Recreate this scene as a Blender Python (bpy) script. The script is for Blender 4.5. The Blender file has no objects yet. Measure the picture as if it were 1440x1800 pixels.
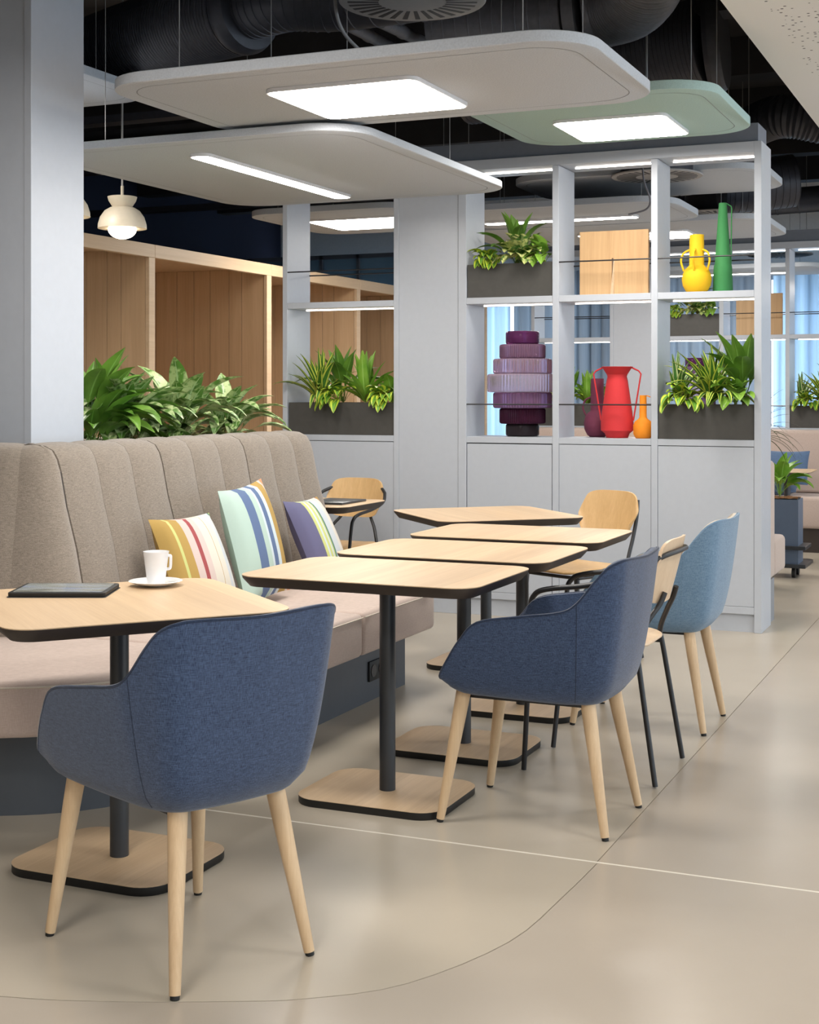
import bpy, bmesh, math, random
from mathutils import Vector, Matrix

# ------------------------------------------------------------------ camera, world, exposure
SC = bpy.context.scene
COL = SC.collection
FPX, HZ = 2504.0, 690.0              # focal length in pixels (1440x1800), horizon row
YAW = math.atan2(1080, FPX)
CAMZ = 1.325
cd = bpy.data.cameras.new('camera')
cd.sensor_fit = 'VERTICAL'
cd.sensor_height = 36.0
cd.sensor_width = 28.8
cd.lens = FPX / 1800 * 36.0
cd.shift_y = -(900 - HZ) / 1800
cd.clip_start = 0.05
cam = bpy.data.objects.new('camera', cd)
COL.objects.link(cam)
cam.location = (0, 0, CAMZ)
cam.rotation_euler = (math.pi / 2, 0, YAW)
SC.camera = cam

W = bpy.data.worlds.new('world')
SC.world = W
W.use_nodes = True
bg = W.node_tree.nodes['Background']
bg.inputs['Color'].default_value = (0.72, 0.86, 1.0, 1)
bg.inputs['Strength'].default_value = 1.9

SC.view_settings.view_transform = 'Standard'
SC.view_settings.look = 'None'
SC.view_settings.gamma = 1.0
SC.view_settings.use_curve_mapping = False
SC.view_settings.exposure = 0.72
LAMP = 19.0      # radiance of the ceiling luminaires

fw = (-math.sin(YAW), math.cos(YAW))
rt = (math.cos(YAW), math.sin(YAW))
def ray(u, v):
    k = (u - 720) / FPX
    return (fw[0] + rt[0] * k, fw[1] + rt[1] * k, (HZ - v) / FPX)
def pz(u, v, z):
    a = ray(u, v); t = (z - CAMZ) / a[2]
    return Vector((a[0] * t, a[1] * t, z))
def py(u, v, y):
    a = ray(u, v); t = y / a[1]
    return Vector((a[0] * t, y, CAMZ + a[2] * t))
def pt(u, v, t):
    a = ray(u, v)
    return Vector((a[0] * t, a[1] * t, CAMZ + a[2] * t))

PI = math.pi
R = math.radians

# ------------------------------------------------------------------ materials
MATS = {}
class NT:
    def __init__(s, name):
        m = bpy.data.materials.new(name); m.use_nodes = True
        s.m = m; s.t = m.node_tree; s.b = s.t.nodes['Principled BSDF']
        MATS[name] = m
    def n(s, typ, **kw):
        nd = s.t.nodes.new(typ)
        for k, v in kw.items():
            if k in nd.inputs: nd.inputs[k].default_value = v
            else: setattr(nd, k, v)
        return nd
    def l(s, a, b): s.t.links.new(a, b)
    def ramp(s, fac, stops):
        r = s.n('ShaderNodeValToRGB')
        el = r.color_ramp.elements
        while len(el) < len(stops): el.new(0.5)
        for e, (p, c) in zip(el, stops):
            e.position = p; e.color = (*c, 1)
        s.l(fac, r.inputs['Fac'])
        return r.outputs['Color']
    def coords(s, kind='Object', scale=(1, 1, 1), rot=(0, 0, 0)):
        tc = s.n('ShaderNodeTexCoord')
        mp = s.n('ShaderNodeMapping')
        mp.inputs['Scale'].default_value = scale
        mp.inputs['Rotation'].default_value = rot
        s.l(tc.outputs[kind], mp.inputs['Vector'])
        return mp.outputs['Vector']
    def bump(s, h, strength, dist=0.01):
        b = s.n('ShaderNodeBump')
        b.inputs['Strength'].default_value = strength
        b.inputs['Distance'].default_value = dist
        s.l(h, b.inputs['Height'])
        s.l(b.outputs['Normal'], s.b.inputs['Normal'])

def plain(name, col, rough=0.5, metal=0.0, spec=0.5, var=0.03, bump=0.0, scale=30):
    t = NT(name)
    v = t.coords()
    nz = t.n('ShaderNodeTexNoise', Scale=scale, Detail=3.0)
    t.l(v, nz.inputs['Vector'])
    lo = tuple(max(0, c * (1 - var)) for c in col); hi = tuple(min(1, c * (1 + var)) for c in col)
    t.l(t.ramp(nz.outputs['Fac'], [(0.3, lo), (0.7, hi)]), t.b.inputs['Base Color'])
    t.b.inputs['Roughness'].default_value = rough
    t.b.inputs['Metallic'].default_value = metal
    t.b.inputs['Specular IOR Level'].default_value = spec
    if bump: t.bump(nz.outputs['Fac'], bump, 0.004)
    return t.m

def wood(name, c1, c2, axis='y', rough=0.45, plank=None):
    t = NT(name)
    sc = {'x': (1.2, 40, 40), 'y': (40, 1.2, 40), 'z': (40, 40, 1.2)}[axis]
    v = t.coords(scale=sc)
    oi = t.n('ShaderNodeObjectInfo')
    add = t.n('ShaderNodeVectorMath', operation='ADD')
    mul = t.n('ShaderNodeMath', operation='MULTIPLY'); mul.inputs[1].default_value = 37.0
    t.l(oi.outputs['Random'], mul.inputs[0])
    t.l(v, add.inputs[0]); t.l(mul.outputs[0], add.inputs[1])
    n1 = t.n('ShaderNodeTexNoise', Scale=0.55, Detail=5.0, Roughness=0.6, Distortion=0.6)
    n2 = t.n('ShaderNodeTexNoise', Scale=4.0, Detail=4.0, Roughness=0.7)
    t.l(add.outputs[0], n1.inputs['Vector']); t.l(add.outputs[0], n2.inputs['Vector'])
    mx = t.n('ShaderNodeMix', data_type='FLOAT'); mx.inputs[0].default_value = 0.38
    t.l(n1.outputs['Fac'], mx.inputs[2]); t.l(n2.outputs['Fac'], mx.inputs[3])
    mid = tuple((a + b) / 2 for a, b in zip(c1, c2))
    col = t.ramp(mx.outputs[0], [(0.3, c2), (0.5, mid), (0.68, c1)])
    if plank:
        tc = t.n('ShaderNodeTexCoord'); sx = t.n('ShaderNodeSeparateXYZ')
        t.l(tc.outputs['Object'], sx.inputs[0])
        d = t.n('ShaderNodeMath', operation='DIVIDE'); d.inputs[1].default_value = plank
        t.l(sx.outputs['X'], d.inputs[0])
        fl = t.n('ShaderNodeMath', operation='FLOOR'); t.l(d.outputs[0], fl.inputs[0])
        wn = t.n('ShaderNodeTexWhiteNoise', noise_dimensions='1D'); t.l(fl.outputs[0], wn.inputs['W'])
        mr = t.n('ShaderNodeMapRange'); mr.inputs['To Min'].default_value = 0.9; mr.inputs['To Max'].default_value = 1.08
        t.l(wn.outputs['Value'], mr.inputs['Value'])
        vm = t.n('ShaderNodeVectorMath', operation='SCALE')
        t.l(col, vm.inputs[0]); t.l(mr.outputs[0], vm.inputs['Scale'])
        col = vm.outputs[0]
    t.l(col, t.b.inputs['Base Color'])
    t.b.inputs['Roughness'].default_value = rough
    t.bump(n2.outputs['Fac'], 0.08, 0.002)
    return t.m

def fabric(name, c1, c2, rough=0.9, scale=1.0, bump=0.25, sheen=0.25):
    t = NT(name)
    va = t.coords(scale=(60 * scale, 60 * scale, 900 * scale))
    vb = t.coords(scale=(700 * scale, 700 * scale, 50 * scale))
    na = t.n('ShaderNodeTexNoise', Scale=1.0, Detail=2.0); t.l(va, na.inputs['Vector'])
    nb = t.n('ShaderNodeTexNoise', Scale=1.0, Detail=2.0); t.l(vb, nb.inputs['Vector'])
    mx = t.n('ShaderNodeMath', operation='ADD'); t.l(na.outputs['Fac'], mx.inputs[0]); t.l(nb.outputs['Fac'], mx.inputs[1])
    hf = t.n('ShaderNodeMath', operation='MULTIPLY'); hf.inputs[1].default_value = 0.5; t.l(mx.outputs[0], hf.inputs[0])
    t.l(t.ramp(hf.outputs[0], [(0.36, c2), (0.64, c1)]), t.b.inputs['Base Color'])
    t.b.inputs['Roughness'].default_value = rough
    t.b.inputs['Specular IOR Level'].default_value = 0.2
    t.b.inputs['Sheen Weight'].default_value = sheen
    t.bump(hf.outputs[0], bump, 0.003)
    return t.m

def emit(name, col, s):
    m = bpy.data.materials.new(name); m.use_nodes = True
    nt = m.node_tree; nt.nodes.clear()
    e = nt.nodes.new('ShaderNodeEmission'); o = nt.nodes.new('ShaderNodeOutputMaterial')
    e.inputs['Color'].default_value = (*col, 1); e.inputs['Strength'].default_value = s
    nt.links.new(e.outputs[0], o.inputs[0]); MATS[name] = m
    return m

plain('paint_grey', (0.475, 0.505, 0.555), 0.34, spec=0.5, var=0.015)
plain('slate_paint_and_shade', (0.16, 0.18, 0.22), 0.5)
plain('paint_white', (0.80, 0.79, 0.77), 0.7)
plain('plinth_dark', (0.062, 0.07, 0.082), 0.5)
plain('plinth_grey', (0.25, 0.265, 0.29), 0.5)
plain('ceiling_dark', (0.03, 0.028, 0.03), 0.8, var=0.2, scale=4)
plain('duct_dark', (0.048, 0.05, 0.062), 0.45, metal=0.3, var=0.1)
plain('duct_grey', (0.18, 0.18, 0.20), 0.45, metal=0.3, var=0.1)
plain('navy_wall', (0.012, 0.018, 0.045), 0.7)
plain('black_metal', (0.018, 0.018, 0.02), 0.38)
plain('dark_steel', (0.03, 0.033, 0.038), 0.35, spec=0.5)
plain('edge_brown', (0.035, 0.025, 0.02), 0.5)
plain('edge_black', (0.006, 0.006, 0.006), 0.45)
plain('planter_metal', (0.065, 0.062, 0.056), 0.5, var=0.06)
plain('planter_blue', (0.09, 0.125, 0.185), 0.45)
plain('mulch', (0.24, 0.11, 0.045), 0.95, var=0.7, bump=1.0, scale=70)
plain('porcelain', (0.86, 0.86, 0.87), 0.12)
plain('light_frame', (0.75, 0.74, 0.74), 0.5)
plain('wire', (0.35, 0.34, 0.33), 0.4)
plain('cream_metal', (0.66, 0.58, 0.45), 0.38)
plain('diffuser_grey', (0.36, 0.35, 0.345), 0.55)
plain('rubber', (0.008, 0.008, 0.008), 0.6)
plain('vase_yellow', (0.86, 0.50, 0.005), 0.75, bump=0.1, scale=200)
plain('vase_green', (0.045, 0.25, 0.075), 0.75, bump=0.1, scale=200)
plain('vase_red', (0.62, 0.03, 0.035), 0.75, bump=0.1, scale=200)
plain('vase_magenta', (0.14, 0.022, 0.055), 0.75, bump=0.1, scale=200)
plain('vase_orange', (0.90, 0.29, 0.01), 0.75, bump=0.1, scale=200)
plain('felt_grey', (0.49, 0.515, 0.55), 0.95, var=0.07, bump=0.3, scale=160)
plain('felt_green', (0.40, 0.545, 0.51), 0.95, var=0.07, bump=0.3, scale=160)
plain('felt_line', (0.24, 0.25, 0.27), 0.95)
plain('stalk', (0.22, 0.26, 0.08), 0.6)
fabric('navy_cloth', (0.066, 0.102, 0.185), (0.016, 0.027, 0.062), sheen=0.3)
fabric('navy_piping', (0.022, 0.036, 0.075), (0.010, 0.018, 0.04))
fabric('sky_cloth', (0.215, 0.325, 0.44), (0.10, 0.175, 0.265))
fabric('cream_cloth', (0.62, 0.55, 0.46), (0.48, 0.42, 0.34))
fabric('taupe_cloth', (0.31, 0.262, 0.213), (0.145, 0.12, 0.097), bump=0.35)
fabric('seat_cloth', (0.53, 0.425, 0.37), (0.44, 0.345, 0.295), bump=0.15)
fabric('blue_cushion', (0.10, 0.16, 0.27), (0.06, 0.10, 0.18))
wood('oak_top', (0.68, 0.50, 0.315), (0.53, 0.365, 0.215), 'y', 0.4, plank=0.155)
wood('oak_leg', (0.72, 0.53, 0.33), (0.55, 0.37, 0.21), 'z', 0.5)
wood('oak_board', (0.66, 0.43, 0.22), (0.50, 0.30, 0.14), 'z', 0.5)
wood('oak_panel', (0.64, 0.44, 0.26), (0.50, 0.325, 0.18), 'z', 0.5)
wood('oak_light', (0.70, 0.51, 0.32), (0.58, 0.40, 0.24), 'y', 0.5)
wood('ply_honey', (0.74, 0.49, 0.235), (0.60, 0.37, 0.16), 'z', 0.4)
wood('ply_pale', (0.74, 0.56, 0.38), (0.62, 0.44, 0.28), 'z', 0.4)
emit('lamp_white', (1.0, 0.95, 0.89), LAMP)
emit('led_white', (1.0, 0.93, 0.85), 8.0)
emit('globe_warm', (1.0, 0.85, 0.62), 8.0)

def mk_floor(name, c1, c2):
    t = NT(name)
    v = t.coords(scale=(0.9, 0.9, 1))
    n1 = t.n('ShaderNodeTexNoise', Scale=1.1, Detail=4.0, Roughness=0.5, Distortion=0.1)
    n2 = t.n('ShaderNodeTexNoise', Scale=60.0, Detail=3.0)
    t.l(v, n1.inputs['Vector']); t.l(v, n2.inputs['Vector'])
    t.l(t.ramp(n1.outputs['Fac'], [(0.3, c2), (0.7, c1)]), t.b.inputs['Base Color'])
    t.b.inputs['Roughness'].default_value = 0.27
    t.b.inputs['Specular IOR Level'].default_value = 0.5
mk_floor('floor_inner', (0.495, 0.437, 0.352), (0.435, 0.38, 0.303))
mk_floor('floor_outer', (0.46, 0.402, 0.332), (0.395, 0.341, 0.278))
plain('joint_white', (0.70, 0.65, 0.56), 0.6)
plain('joint_dark', (0.28, 0.24, 0.20), 0.8)

def mk_soffit():
    t = NT('soffit_white')
    t.b.inputs['Roughness'].default_value = 0.8
    v = t.coords(scale=(34, 34, 34))
    vo = t.n('ShaderNodeTexVoronoi', Scale=1.0, Randomness=0.75); t.l(v, vo.inputs['Vector'])
    lt = t.n('ShaderNodeMath', operation='LESS_THAN'); lt.inputs[1].default_value = 0.24
    t.l(vo.outputs['Distance'], lt.inputs[0])
    tc = t.n('ShaderNodeTexCoord'); sx = t.n('ShaderNodeSeparateXYZ'); t.l(tc.outputs['Object'], sx.inputs[0])
    gt = t.n('ShaderNodeMath', operation='GREATER_THAN'); gt.inputs[1].default_value = -1.02; t.l(sx.outputs['X'], gt.inputs[0])
    ml = t.n('ShaderNodeMath', operation='MULTIPLY'); t.l(lt.outputs[0], ml.inputs[0]); t.l(gt.outputs[0], ml.inputs[1])
    t.l(t.ramp(ml.outputs[0], [(0.0, (0.80, 0.79, 0.76)), (1.0, (0.09, 0.09, 0.09))]), t.b.inputs['Base Color'])
mk_soffit()

def mk_stripe(name, stops):
    t = NT(name)
    uv = t.n('ShaderNodeTexCoord'); sx = t.n('ShaderNodeSeparateXYZ'); t.l(uv.outputs['UV'], sx.inputs[0])
    r = t.n('ShaderNodeValToRGB'); r.color_ramp.interpolation = 'CONSTANT'
    el = r.color_ramp.elements
    while len(el) < len(stops): el.new(0.5)
    for e, (p, c) in zip(el, stops): e.position = p; e.color = (*c, 1)
    t.l(sx.outputs['X'], r.inputs['Fac']); t.l(r.outputs['Color'], t.b.inputs['Base Color'])
    t.b.inputs['Roughness'].default_value = 0.9
    n = t.n('ShaderNodeTexNoise', Scale=400.0); t.l(uv.outputs['Object'], n.inputs['Vector'])
    t.bump(n.outputs['Fac'], 0.15, 0.002)
OCH = (0.50, 0.31, 0.055); LIM = (0.62, 0.66, 0.20); CRM = (0.76, 0.71, 0.60); PNK = (0.70, 0.55, 0.50); BUR = (0.40, 0.06, 0.065)
MNT = (0.46, 0.62, 0.54); BLU = (0.10, 0.165, 0.33); PBL = (0.60, 0.70, 0.74); ORG = (0.75, 0.30, 0.12); VIO = (0.13, 0.125, 0.25); GRN = (0.10, 0.24, 0.16); LGY = (0.60, 0.65, 0.70)
_m = lambda c: tuple(0.80 * (0.88 * x + 0.12 * sum(c) / 3) for x in c)
OCH, LIM, CRM, PNK, BUR, MNT, BLU, PBL, ORG, VIO, GRN, LGY = [_m(c) for c in (OCH, LIM, CRM, PNK, BUR, MNT, BLU, PBL, ORG, VIO, GRN, LGY)]
mk_stripe('stripe_warm', [(0, OCH), (0.16, LIM), (0.19, OCH), (0.30, PNK), (0.40, BUR), (0.46, PNK), (0.55, CRM), (0.68, OCH), (0.69, CRM), (0.80, LGY), (0.87, CRM), (0.91, LGY), (0.95, GRN), (0.975, LIM)])
mk_stripe('stripe_cool', [(0, MNT), (0.25, BLU), (0.40, MNT), (0.50, PBL), (0.54, BLU), (0.63, PBL), (0.71, OCH), (0.88, PNK), (0.93, ORG)])
mk_stripe('stripe_mixed', [(0, VIO), (0.28, LIM), (0.34, PBL), (0.38, LIM), (0.44, PBL), (0.47, LIM), (0.50, GRN), (0.54, LGY), (0.70, CRM), (0.80, PNK), (0.82, CRM), (0.90, BUR), (0.93, OCH)])

def mk_leaf(name, base, edge, vein, mode):
    t = NT(name)
    tc = t.n('ShaderNodeTexCoord'); sx = t.n('ShaderNodeSeparateXYZ'); t.l(tc.outputs['UV'], sx.inputs[0])
    a = t.n('ShaderNodeMath', operation='SUBTRACT'); a.inputs[1].default_value = 0.5; t.l(sx.outputs['X'], a.inputs[0])
    ab = t.n('ShaderNodeMath', operation='ABSOLUTE'); t.l(a.outputs[0], ab.inputs[0])
    n = t.n('ShaderNodeTexNoise', Scale=(28.0 if mode == 'mottle' else 9.0), Detail=3.0)
    t.l(tc.outputs['Object'], n.inputs['Vector'])
    if mode == 'edge':
        s = t.n('ShaderNodeMath', operation='MULTIPLY_ADD'); s.inputs[1].default_value = 0.10; s.inputs[2].default_value = -0.05
        t.l(n.outputs['Fac'], s.inputs[0])
        ad = t.n('ShaderNodeMath', operation='ADD'); t.l(ab.outputs[0], ad.inputs[0]); t.l(s.outputs[0], ad.inputs[1])
        c = t.ramp(ad.outputs[0], [(0.0, vein), (0.05, base), (0.22, base), (0.27, edge), (0.42, edge), (0.46, base)])
    elif mode == 'mottle':
        c = t.ramp(n.outputs['Fac'], [(0.42, base), (0.56, edge), (0.64, edge), (0.70, base)])
        mx = t.n('ShaderNodeMix', data_type='RGBA')
        f = t.ramp(ab.outputs[0], [(0.0, (1, 1, 1)), (0.03, (1, 1, 1)), (0.05, (0, 0, 0))])
        t.l(f, mx.inputs[0]); t.l(c, mx.inputs[6]); mx.inputs[7].default_value = (*vein, 1)
        c = mx.outputs[2]
    else:
        mx = t.n('ShaderNodeMix', data_type='RGBA')
        c0 = t.ramp(n.outputs['Fac'], [(0.35, base), (0.7, edge)])
        f = t.ramp(ab.outputs[0], [(0.0, (1, 1, 1)), (0.02, (1, 1, 1)), (0.05, (0, 0, 0))])
        t.l(f, mx.inputs[0]); t.l(c0, mx.inputs[6]); mx.inputs[7].default_value = (*vein, 1)
        c = mx.outputs[2]
    t.l(c, t.b.inputs['Base Color'])
    t.b.inputs['Roughness'].default_value = 0.36
    t.b.inputs['Subsurface Weight'].default_value = 0.0
mk_leaf('leaf_green', (0.075, 0.19, 0.022), (0.19, 0.36, 0.05), (0.26, 0.46, 0.11), 'plain')
mk_leaf('leaf_bright', (0.14, 0.33, 0.03), (0.30, 0.50, 0.07), (0.36, 0.58, 0.15), 'plain')
mk_leaf('leaf_lemon', (0.06, 0.20, 0.03), (0.70, 0.74, 0.12), (0.16, 0.33, 0.06), 'edge')
mk_leaf('leaf_white', (0.06, 0.20, 0.035), (0.68, 0.72, 0.40), (0.2, 0.36, 0.1), 'edge')
mk_leaf('leaf_silver', (0.085, 0.20, 0.03), (0.46, 0.55, 0.27), (0.42, 0.55, 0.30), 'mottle')
mk_leaf('leaf_cream', (0.07, 0.20, 0.035), (0.70, 0.70, 0.26), (0.45, 0.55, 0.22), 'mottle')
mk_leaf('leaf_pothos', (0.13, 0.34, 0.035), (0.60, 0.66, 0.06), (0.36, 0.52, 0.12), 'edge')
mk_leaf('leaf_thin', (0.035, 0.06, 0.02), (0.06, 0.10, 0.03), (0.08, 0.1, 0.04), 'plain')

def mk_glass(name, col, dens):
    t = NT(name)
    t.b.inputs['Base Color'].default_value = (*col, 1)
    t.b.inputs['Roughness'].default_value = 0.08
    t.b.inputs['Transmission Weight'].default_value = dens
    t.b.inputs['IOR'].default_value = 1.15
    n = t.n('ShaderNodeTexNoise', Scale=20.0); t.l(t.coords(), n.inputs['Vector'])
    t.bump(n.outputs['Fac'], 0.03, 0.002)
mk_glass('glass_1', (0.035, 0.028, 0.032), 0.2)
mk_glass('glass_2', (0.07, 0.02, 0.045), 0.35)
mk_glass('glass_3', (0.36, 0.20, 0.36), 0.6)
mk_glass('glass_4', (0.70, 0.58, 0.72), 0.75)
mk_glass('glass_5', (0.62, 0.44, 0.58), 0.75)
mk_glass('glass_6', (0.34, 0.19, 0.29), 0.6)
mk_glass('glass_7', (0.14, 0.035, 0.12), 0.45)
def mk_pane():
    t = NT('pane_blue')
    t.b.inputs['Base Color'].default_value = (0.35, 0.5, 0.6, 1)
    t.b.inputs['Transmission Weight'].default_value = 0.6
    t.b.inputs['Roughness'].default_value = 0.12
    t.b.inputs['IOR'].default_value = 1.1
mk_pane()
def mk_curtain(name, c, tr):
    t = NT(name)
    n = t.n('ShaderNodeTexNoise', Scale=3.0, Detail=4.0); t.l(t.coords(scale=(60, 60, 1)), n.inputs['Vector'])
    col = t.ramp(n.outputs['Fac'], [(0.3, tuple(x * 0.85 for x in c)), (0.7, c)])
    t.l(col, t.b.inputs['Base Color']); t.b.inputs['Roughness'].default_value = 0.9
    tl = t.n('ShaderNodeBsdfTranslucent'); t.l(col, tl.inputs['Color'])
    mx = t.n('ShaderNodeMixShader'); mx.inputs[0].default_value = tr
    t.l(t.b.outputs[0], mx.inputs[1]); t.l(tl.outputs[0], mx.inputs[2])
    t.l(mx.outputs[0], t.t.nodes['Material Output'].inputs['Surface'])
mk_curtain('curtain_blue', (0.34, 0.395, 0.46), 0.35)
mk_curtain('curtain_sheer', (0.55, 0.74, 0.92), 0.75)

def mk_screen():
    t = NT('screen')
    v = t.coords(scale=(3, 14, 1))
    n = t.n('ShaderNodeTexNoise', Scale=2.0, Detail=2.0); t.l(v, n.inputs['Vector'])
    t.l(t.ramp(n.outputs['Fac'], [(0.35, (0.10, 0.12, 0.11)), (0.5, (0.26, 0.30, 0.30)), (0.65, (0.16, 0.24, 0.42))]), t.b.inputs['Base Color'])  # lighter tones stand in for the screen's reflection and glow
    t.b.inputs['Roughness'].default_value = 0.12
mk_screen()

# ------------------------------------------------------------------ mesh helpers
class MB:
    def __init__(s): s.v = []; s.f = []; s.uv = {}
    def add(s, vs, fs):
        o = len(s.v); s.v += [tuple(v) for v in vs]; s.f += [tuple(i + o for i in f) for f in fs]
        return s
    def box(s, x0, x1, y0, y1, z0, z1):
        return s.add([(x0, y0, z0), (x1, y0, z0), (x1, y1, z0), (x0, y1, z0), (x0, y0, z1), (x1, y0, z1), (x1, y1, z1), (x0, y1, z1)],
                     [(3, 2, 1, 0), (4, 5, 6, 7), (0, 1, 5, 4), (1, 2, 6, 5), (2, 3, 7, 6), (3, 0, 4, 7)])
    def rbox(s, x0, x1, y0, y1, z0, z1, r=0.01, seg=2):
        bm = bmesh.new()
        bmesh.ops.create_cube(bm, size=1)
        for v in bm.verts:
            v.co = Vector(((x0 + x1) / 2 + v.co.x * (x1 - x0), (y0 + y1) / 2 + v.co.y * (y1 - y0), (z0 + z1) / 2 + v.co.z * (z1 - z0)))
        bmesh.ops.bevel(bm, geom=bm.edges[:], offset=r, segments=seg, affect='EDGES', profile=0.5, clamp_overlap=True)
        bm.verts.index_update()
        s.add([v.co[:] for v in bm.verts], [[v.index for v in f.verts] for f in bm.faces])
        bm.free(); return s
    def loft(s, rings, cap0=True, cap1=True, closed=True):
        n = len(rings[0]); vs = [p for r in rings for p in r]; fs = []
        m = n if closed else n - 1
        for i in range(len(rings) - 1):
            for j in range(m):
                k = (j + 1) % n
                fs.append((i * n + j, i * n + k, (i + 1) * n + k, (i + 1) * n + j))
        if cap0: fs.append(tuple(reversed(range(n))))
        if cap1: fs.append(tuple(range((len(rings) - 1) * n, len(rings) * n)))
        return s.add(vs, fs)
    def tube(s, pts, r, n=8, caps=True):
        pts = [Vector(p) for p in pts]
        rs = r if isinstance(r, (list, tuple)) else [r] * len(pts)
        rings = []; up = None
        for i, p in enumerate(pts):
            d = (pts[min(i + 1, len(pts) - 1)] - pts[max(i - 1, 0)])
            if d.length < 1e-9: d = Vector((0, 0, 1))
            d.normalize()
            if up is None:
                a = Vector((0, 0, 1)) if abs(d.z) < 0.9 else Vector((1, 0, 0))
                up = (a - d * a.dot(d)).normalized()
            else:
                up = up - d * up.dot(d)
                up = up.normalized() if up.length > 1e-6 else Vector((1, 0, 0))
            w = d.cross(up)
            rings.append([p + (up * math.cos(2 * PI * j / n) + w * math.sin(2 * PI * j / n)) * rs[i] for j in range(n)])
        return s.loft(rings, caps, caps)
    def lathe(s, prof, n=32, c=(0, 0, 0), rib=0.0, nr=0):
        rings = []
        for r, z in prof:
            ring = []
            for j in range(n):
                a = 2 * PI * j / n
                q = r - (rib if (rib and j % 2) else 0)
                ring.append((c[0] + q * math.cos(a), c[1] + q * math.sin(a), c[2] + z))
            rings.append(ring)
        return s.loft(rings, True, True)
    def build(s, name, mat, parent=None, smooth=35, loc=None, uvs=None):
        me = bpy.data.meshes.new(name)
        me.from_pydata(s.v, [], s.f)
        me.materials.append(MATS[mat])
        if uvs:
            ul = me.uv_layers.new(name='UVMap')
            for lp in me.loops: ul.data[lp.index].uv = uvs[lp.vertex_index]
        if smooth:
            me.shade_smooth(); me.set_sharp_from_angle(angle=R(smooth))
        me.update()
        o = bpy.data.objects.new(name, me); COL.objects.link(o)
        if parent: o.parent = parent
        if loc: o.location = loc
        return o

def thing(name, label, cat, loc=(0, 0, 0), rz=0, group=None):
    o = bpy.data.objects.new(name, None); COL.objects.link(o)
    o.empty_display_size = 0.1
    o.location = loc; o.rotation_euler = (0, 0, rz)
    o['label'] = label; o['category'] = cat
    if group: o['group'] = group
    return o
def tag(o, label, cat, group=None):
    o['label'] = label; o['category'] = cat
    if group: o['group'] = group
    return o
def struct(o, label=None):
    o['kind'] = 'structure'
    if label: o['label'] = label
    return o
def copy_tree(o, parent=None):
    c = o.copy(); COL.objects.link(c)
    if parent: c.parent = parent
    for ch in [x for x in KIDS.get(o.name, [])]: copy_tree(ch, c)
    return c
KIDS = {}
def index_kids():
    KIDS.clear()
    for o in bpy.data.objects:
        if o.parent: KIDS.setdefault(o.parent.name, []).append(o)

def rrect(w, d, r, n=6, cx=0, cy=0):
    pts = []
    for (sx, sy, a0) in ((1, 1, 0), (-1, 1, 90), (-1, -1, 180), (1, -1, 270)):
        for k in range(n + 1):
            a = R(a0 + 90 * k / n)
            pts.append((cx + sx * (w / 2 - r) + r * math.cos(a), cy + sy * (d / 2 - r) + r * math.sin(a)))
    return pts
def ring(poly, z): return [(x, y, z) for x, y in poly]
def cat(pts, per=6, closed=False):
    P = [Vector(p) for p in pts]; out = []; n = len(P)
    for i in range(n - 1):
        p0 = P[max(i - 1, 0)]; p1 = P[i]; p2 = P[i + 1]; p3 = P[min(i + 2, n - 1)]
        for k in range(per):
            t = k / per
            out.append(0.5 * ((2 * p1) + (p2 - p0) * t + (2 * p0 - 5 * p1 + 4 * p2 - p3) * t * t + (3 * p1 - p0 - 3 * p2 + p3) * t ** 3))
    out.append(P[-1]); return out

# ------------------------------------------------------------------ setting: floor
XL, XR, YN, YF = -9.5, 6.0, -4.5, 17.5
arc = [(-1.103, 3.9), (-1.112, 3.6), (-1.14, 3.25), (-1.27, 2.93), (-1.44, 2.77), (-1.6, 2.685), (-1.82, 2.59), (-2.06, 2.515), (-2.5, 2.44), (-3.0, 2.41), (-3.6, 2.42), (-4.4, 2.6)]
arc = [(p.x, p.y) for p in cat([(x, y, 0) for x, y in arc], 4)]
floor = MB().box(XL, XR, YN, YF, -0.12, -0.004).build('floor', 'joint_dark', smooth=0)
struct(floor, 'smooth beige polished concrete floor in large slabs')
G = 0.0015; JY = 3.9
def slab(poly, mat):
    bm = bmesh.new()
    vs = [bm.verts.new((x, y, 0)) for x, y in poly]
    f = bm.faces.new(vs)
    if f.normal.z < 0: f.normal_flip()
    f.normal_update()
    if f.normal.z < 0: f.normal_flip()
    r = bmesh.ops.extrude_face_region(bm, geom=[f])
    for e in r['geom']:
        if isinstance(e, bmesh.types.BMVert): e.co.z = -0.02
    bmesh.ops.triangulate(bm, faces=bm.faces[:])
    bmesh.ops.recalc_face_normals(bm, faces=bm.faces[:])
    me = bpy.data.meshes.new('floor_slab'); bm.to_mesh(me); bm.free()
    me.materials.append(MATS[mat])
    o = bpy.data.objects.new('floor_slab', me); COL.objects.link(o); o.parent = floor
    return o
slab([(XL, JY + 0.006), (-1.106 - G, JY + 0.006), (-1.106 - G, YF), (XL, YF)], 'floor_inner')
slab([(-1.106 + G, JY + 0.006), (XR, JY + 0.006), (XR, YF), (-1.106 + G, YF)], 'floor_outer')
near_in = [(x - G, y + G) for x, y in arc]
slab([(XL, JY - 0.006)] + [(XL, 2.6)] + list(reversed(near_in[1:])) + [(near_in[0][0], JY - 0.006)], 'floor_inner')
near_out = [(x + G, y - G) for x, y in arc]
slab([(near_out[0][0], JY - 0.006)] + near_out[1:] + [(XL, 2.6 - 2 * G), (XL, YN), (XR, YN), (XR, JY - 0.006)], 'floor_outer')
MB().box(XL, XR, JY - 0.006, JY + 0.006, -0.02, -0.0004).build('joint_filler', 'joint_white', floor, smooth=0)

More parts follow.
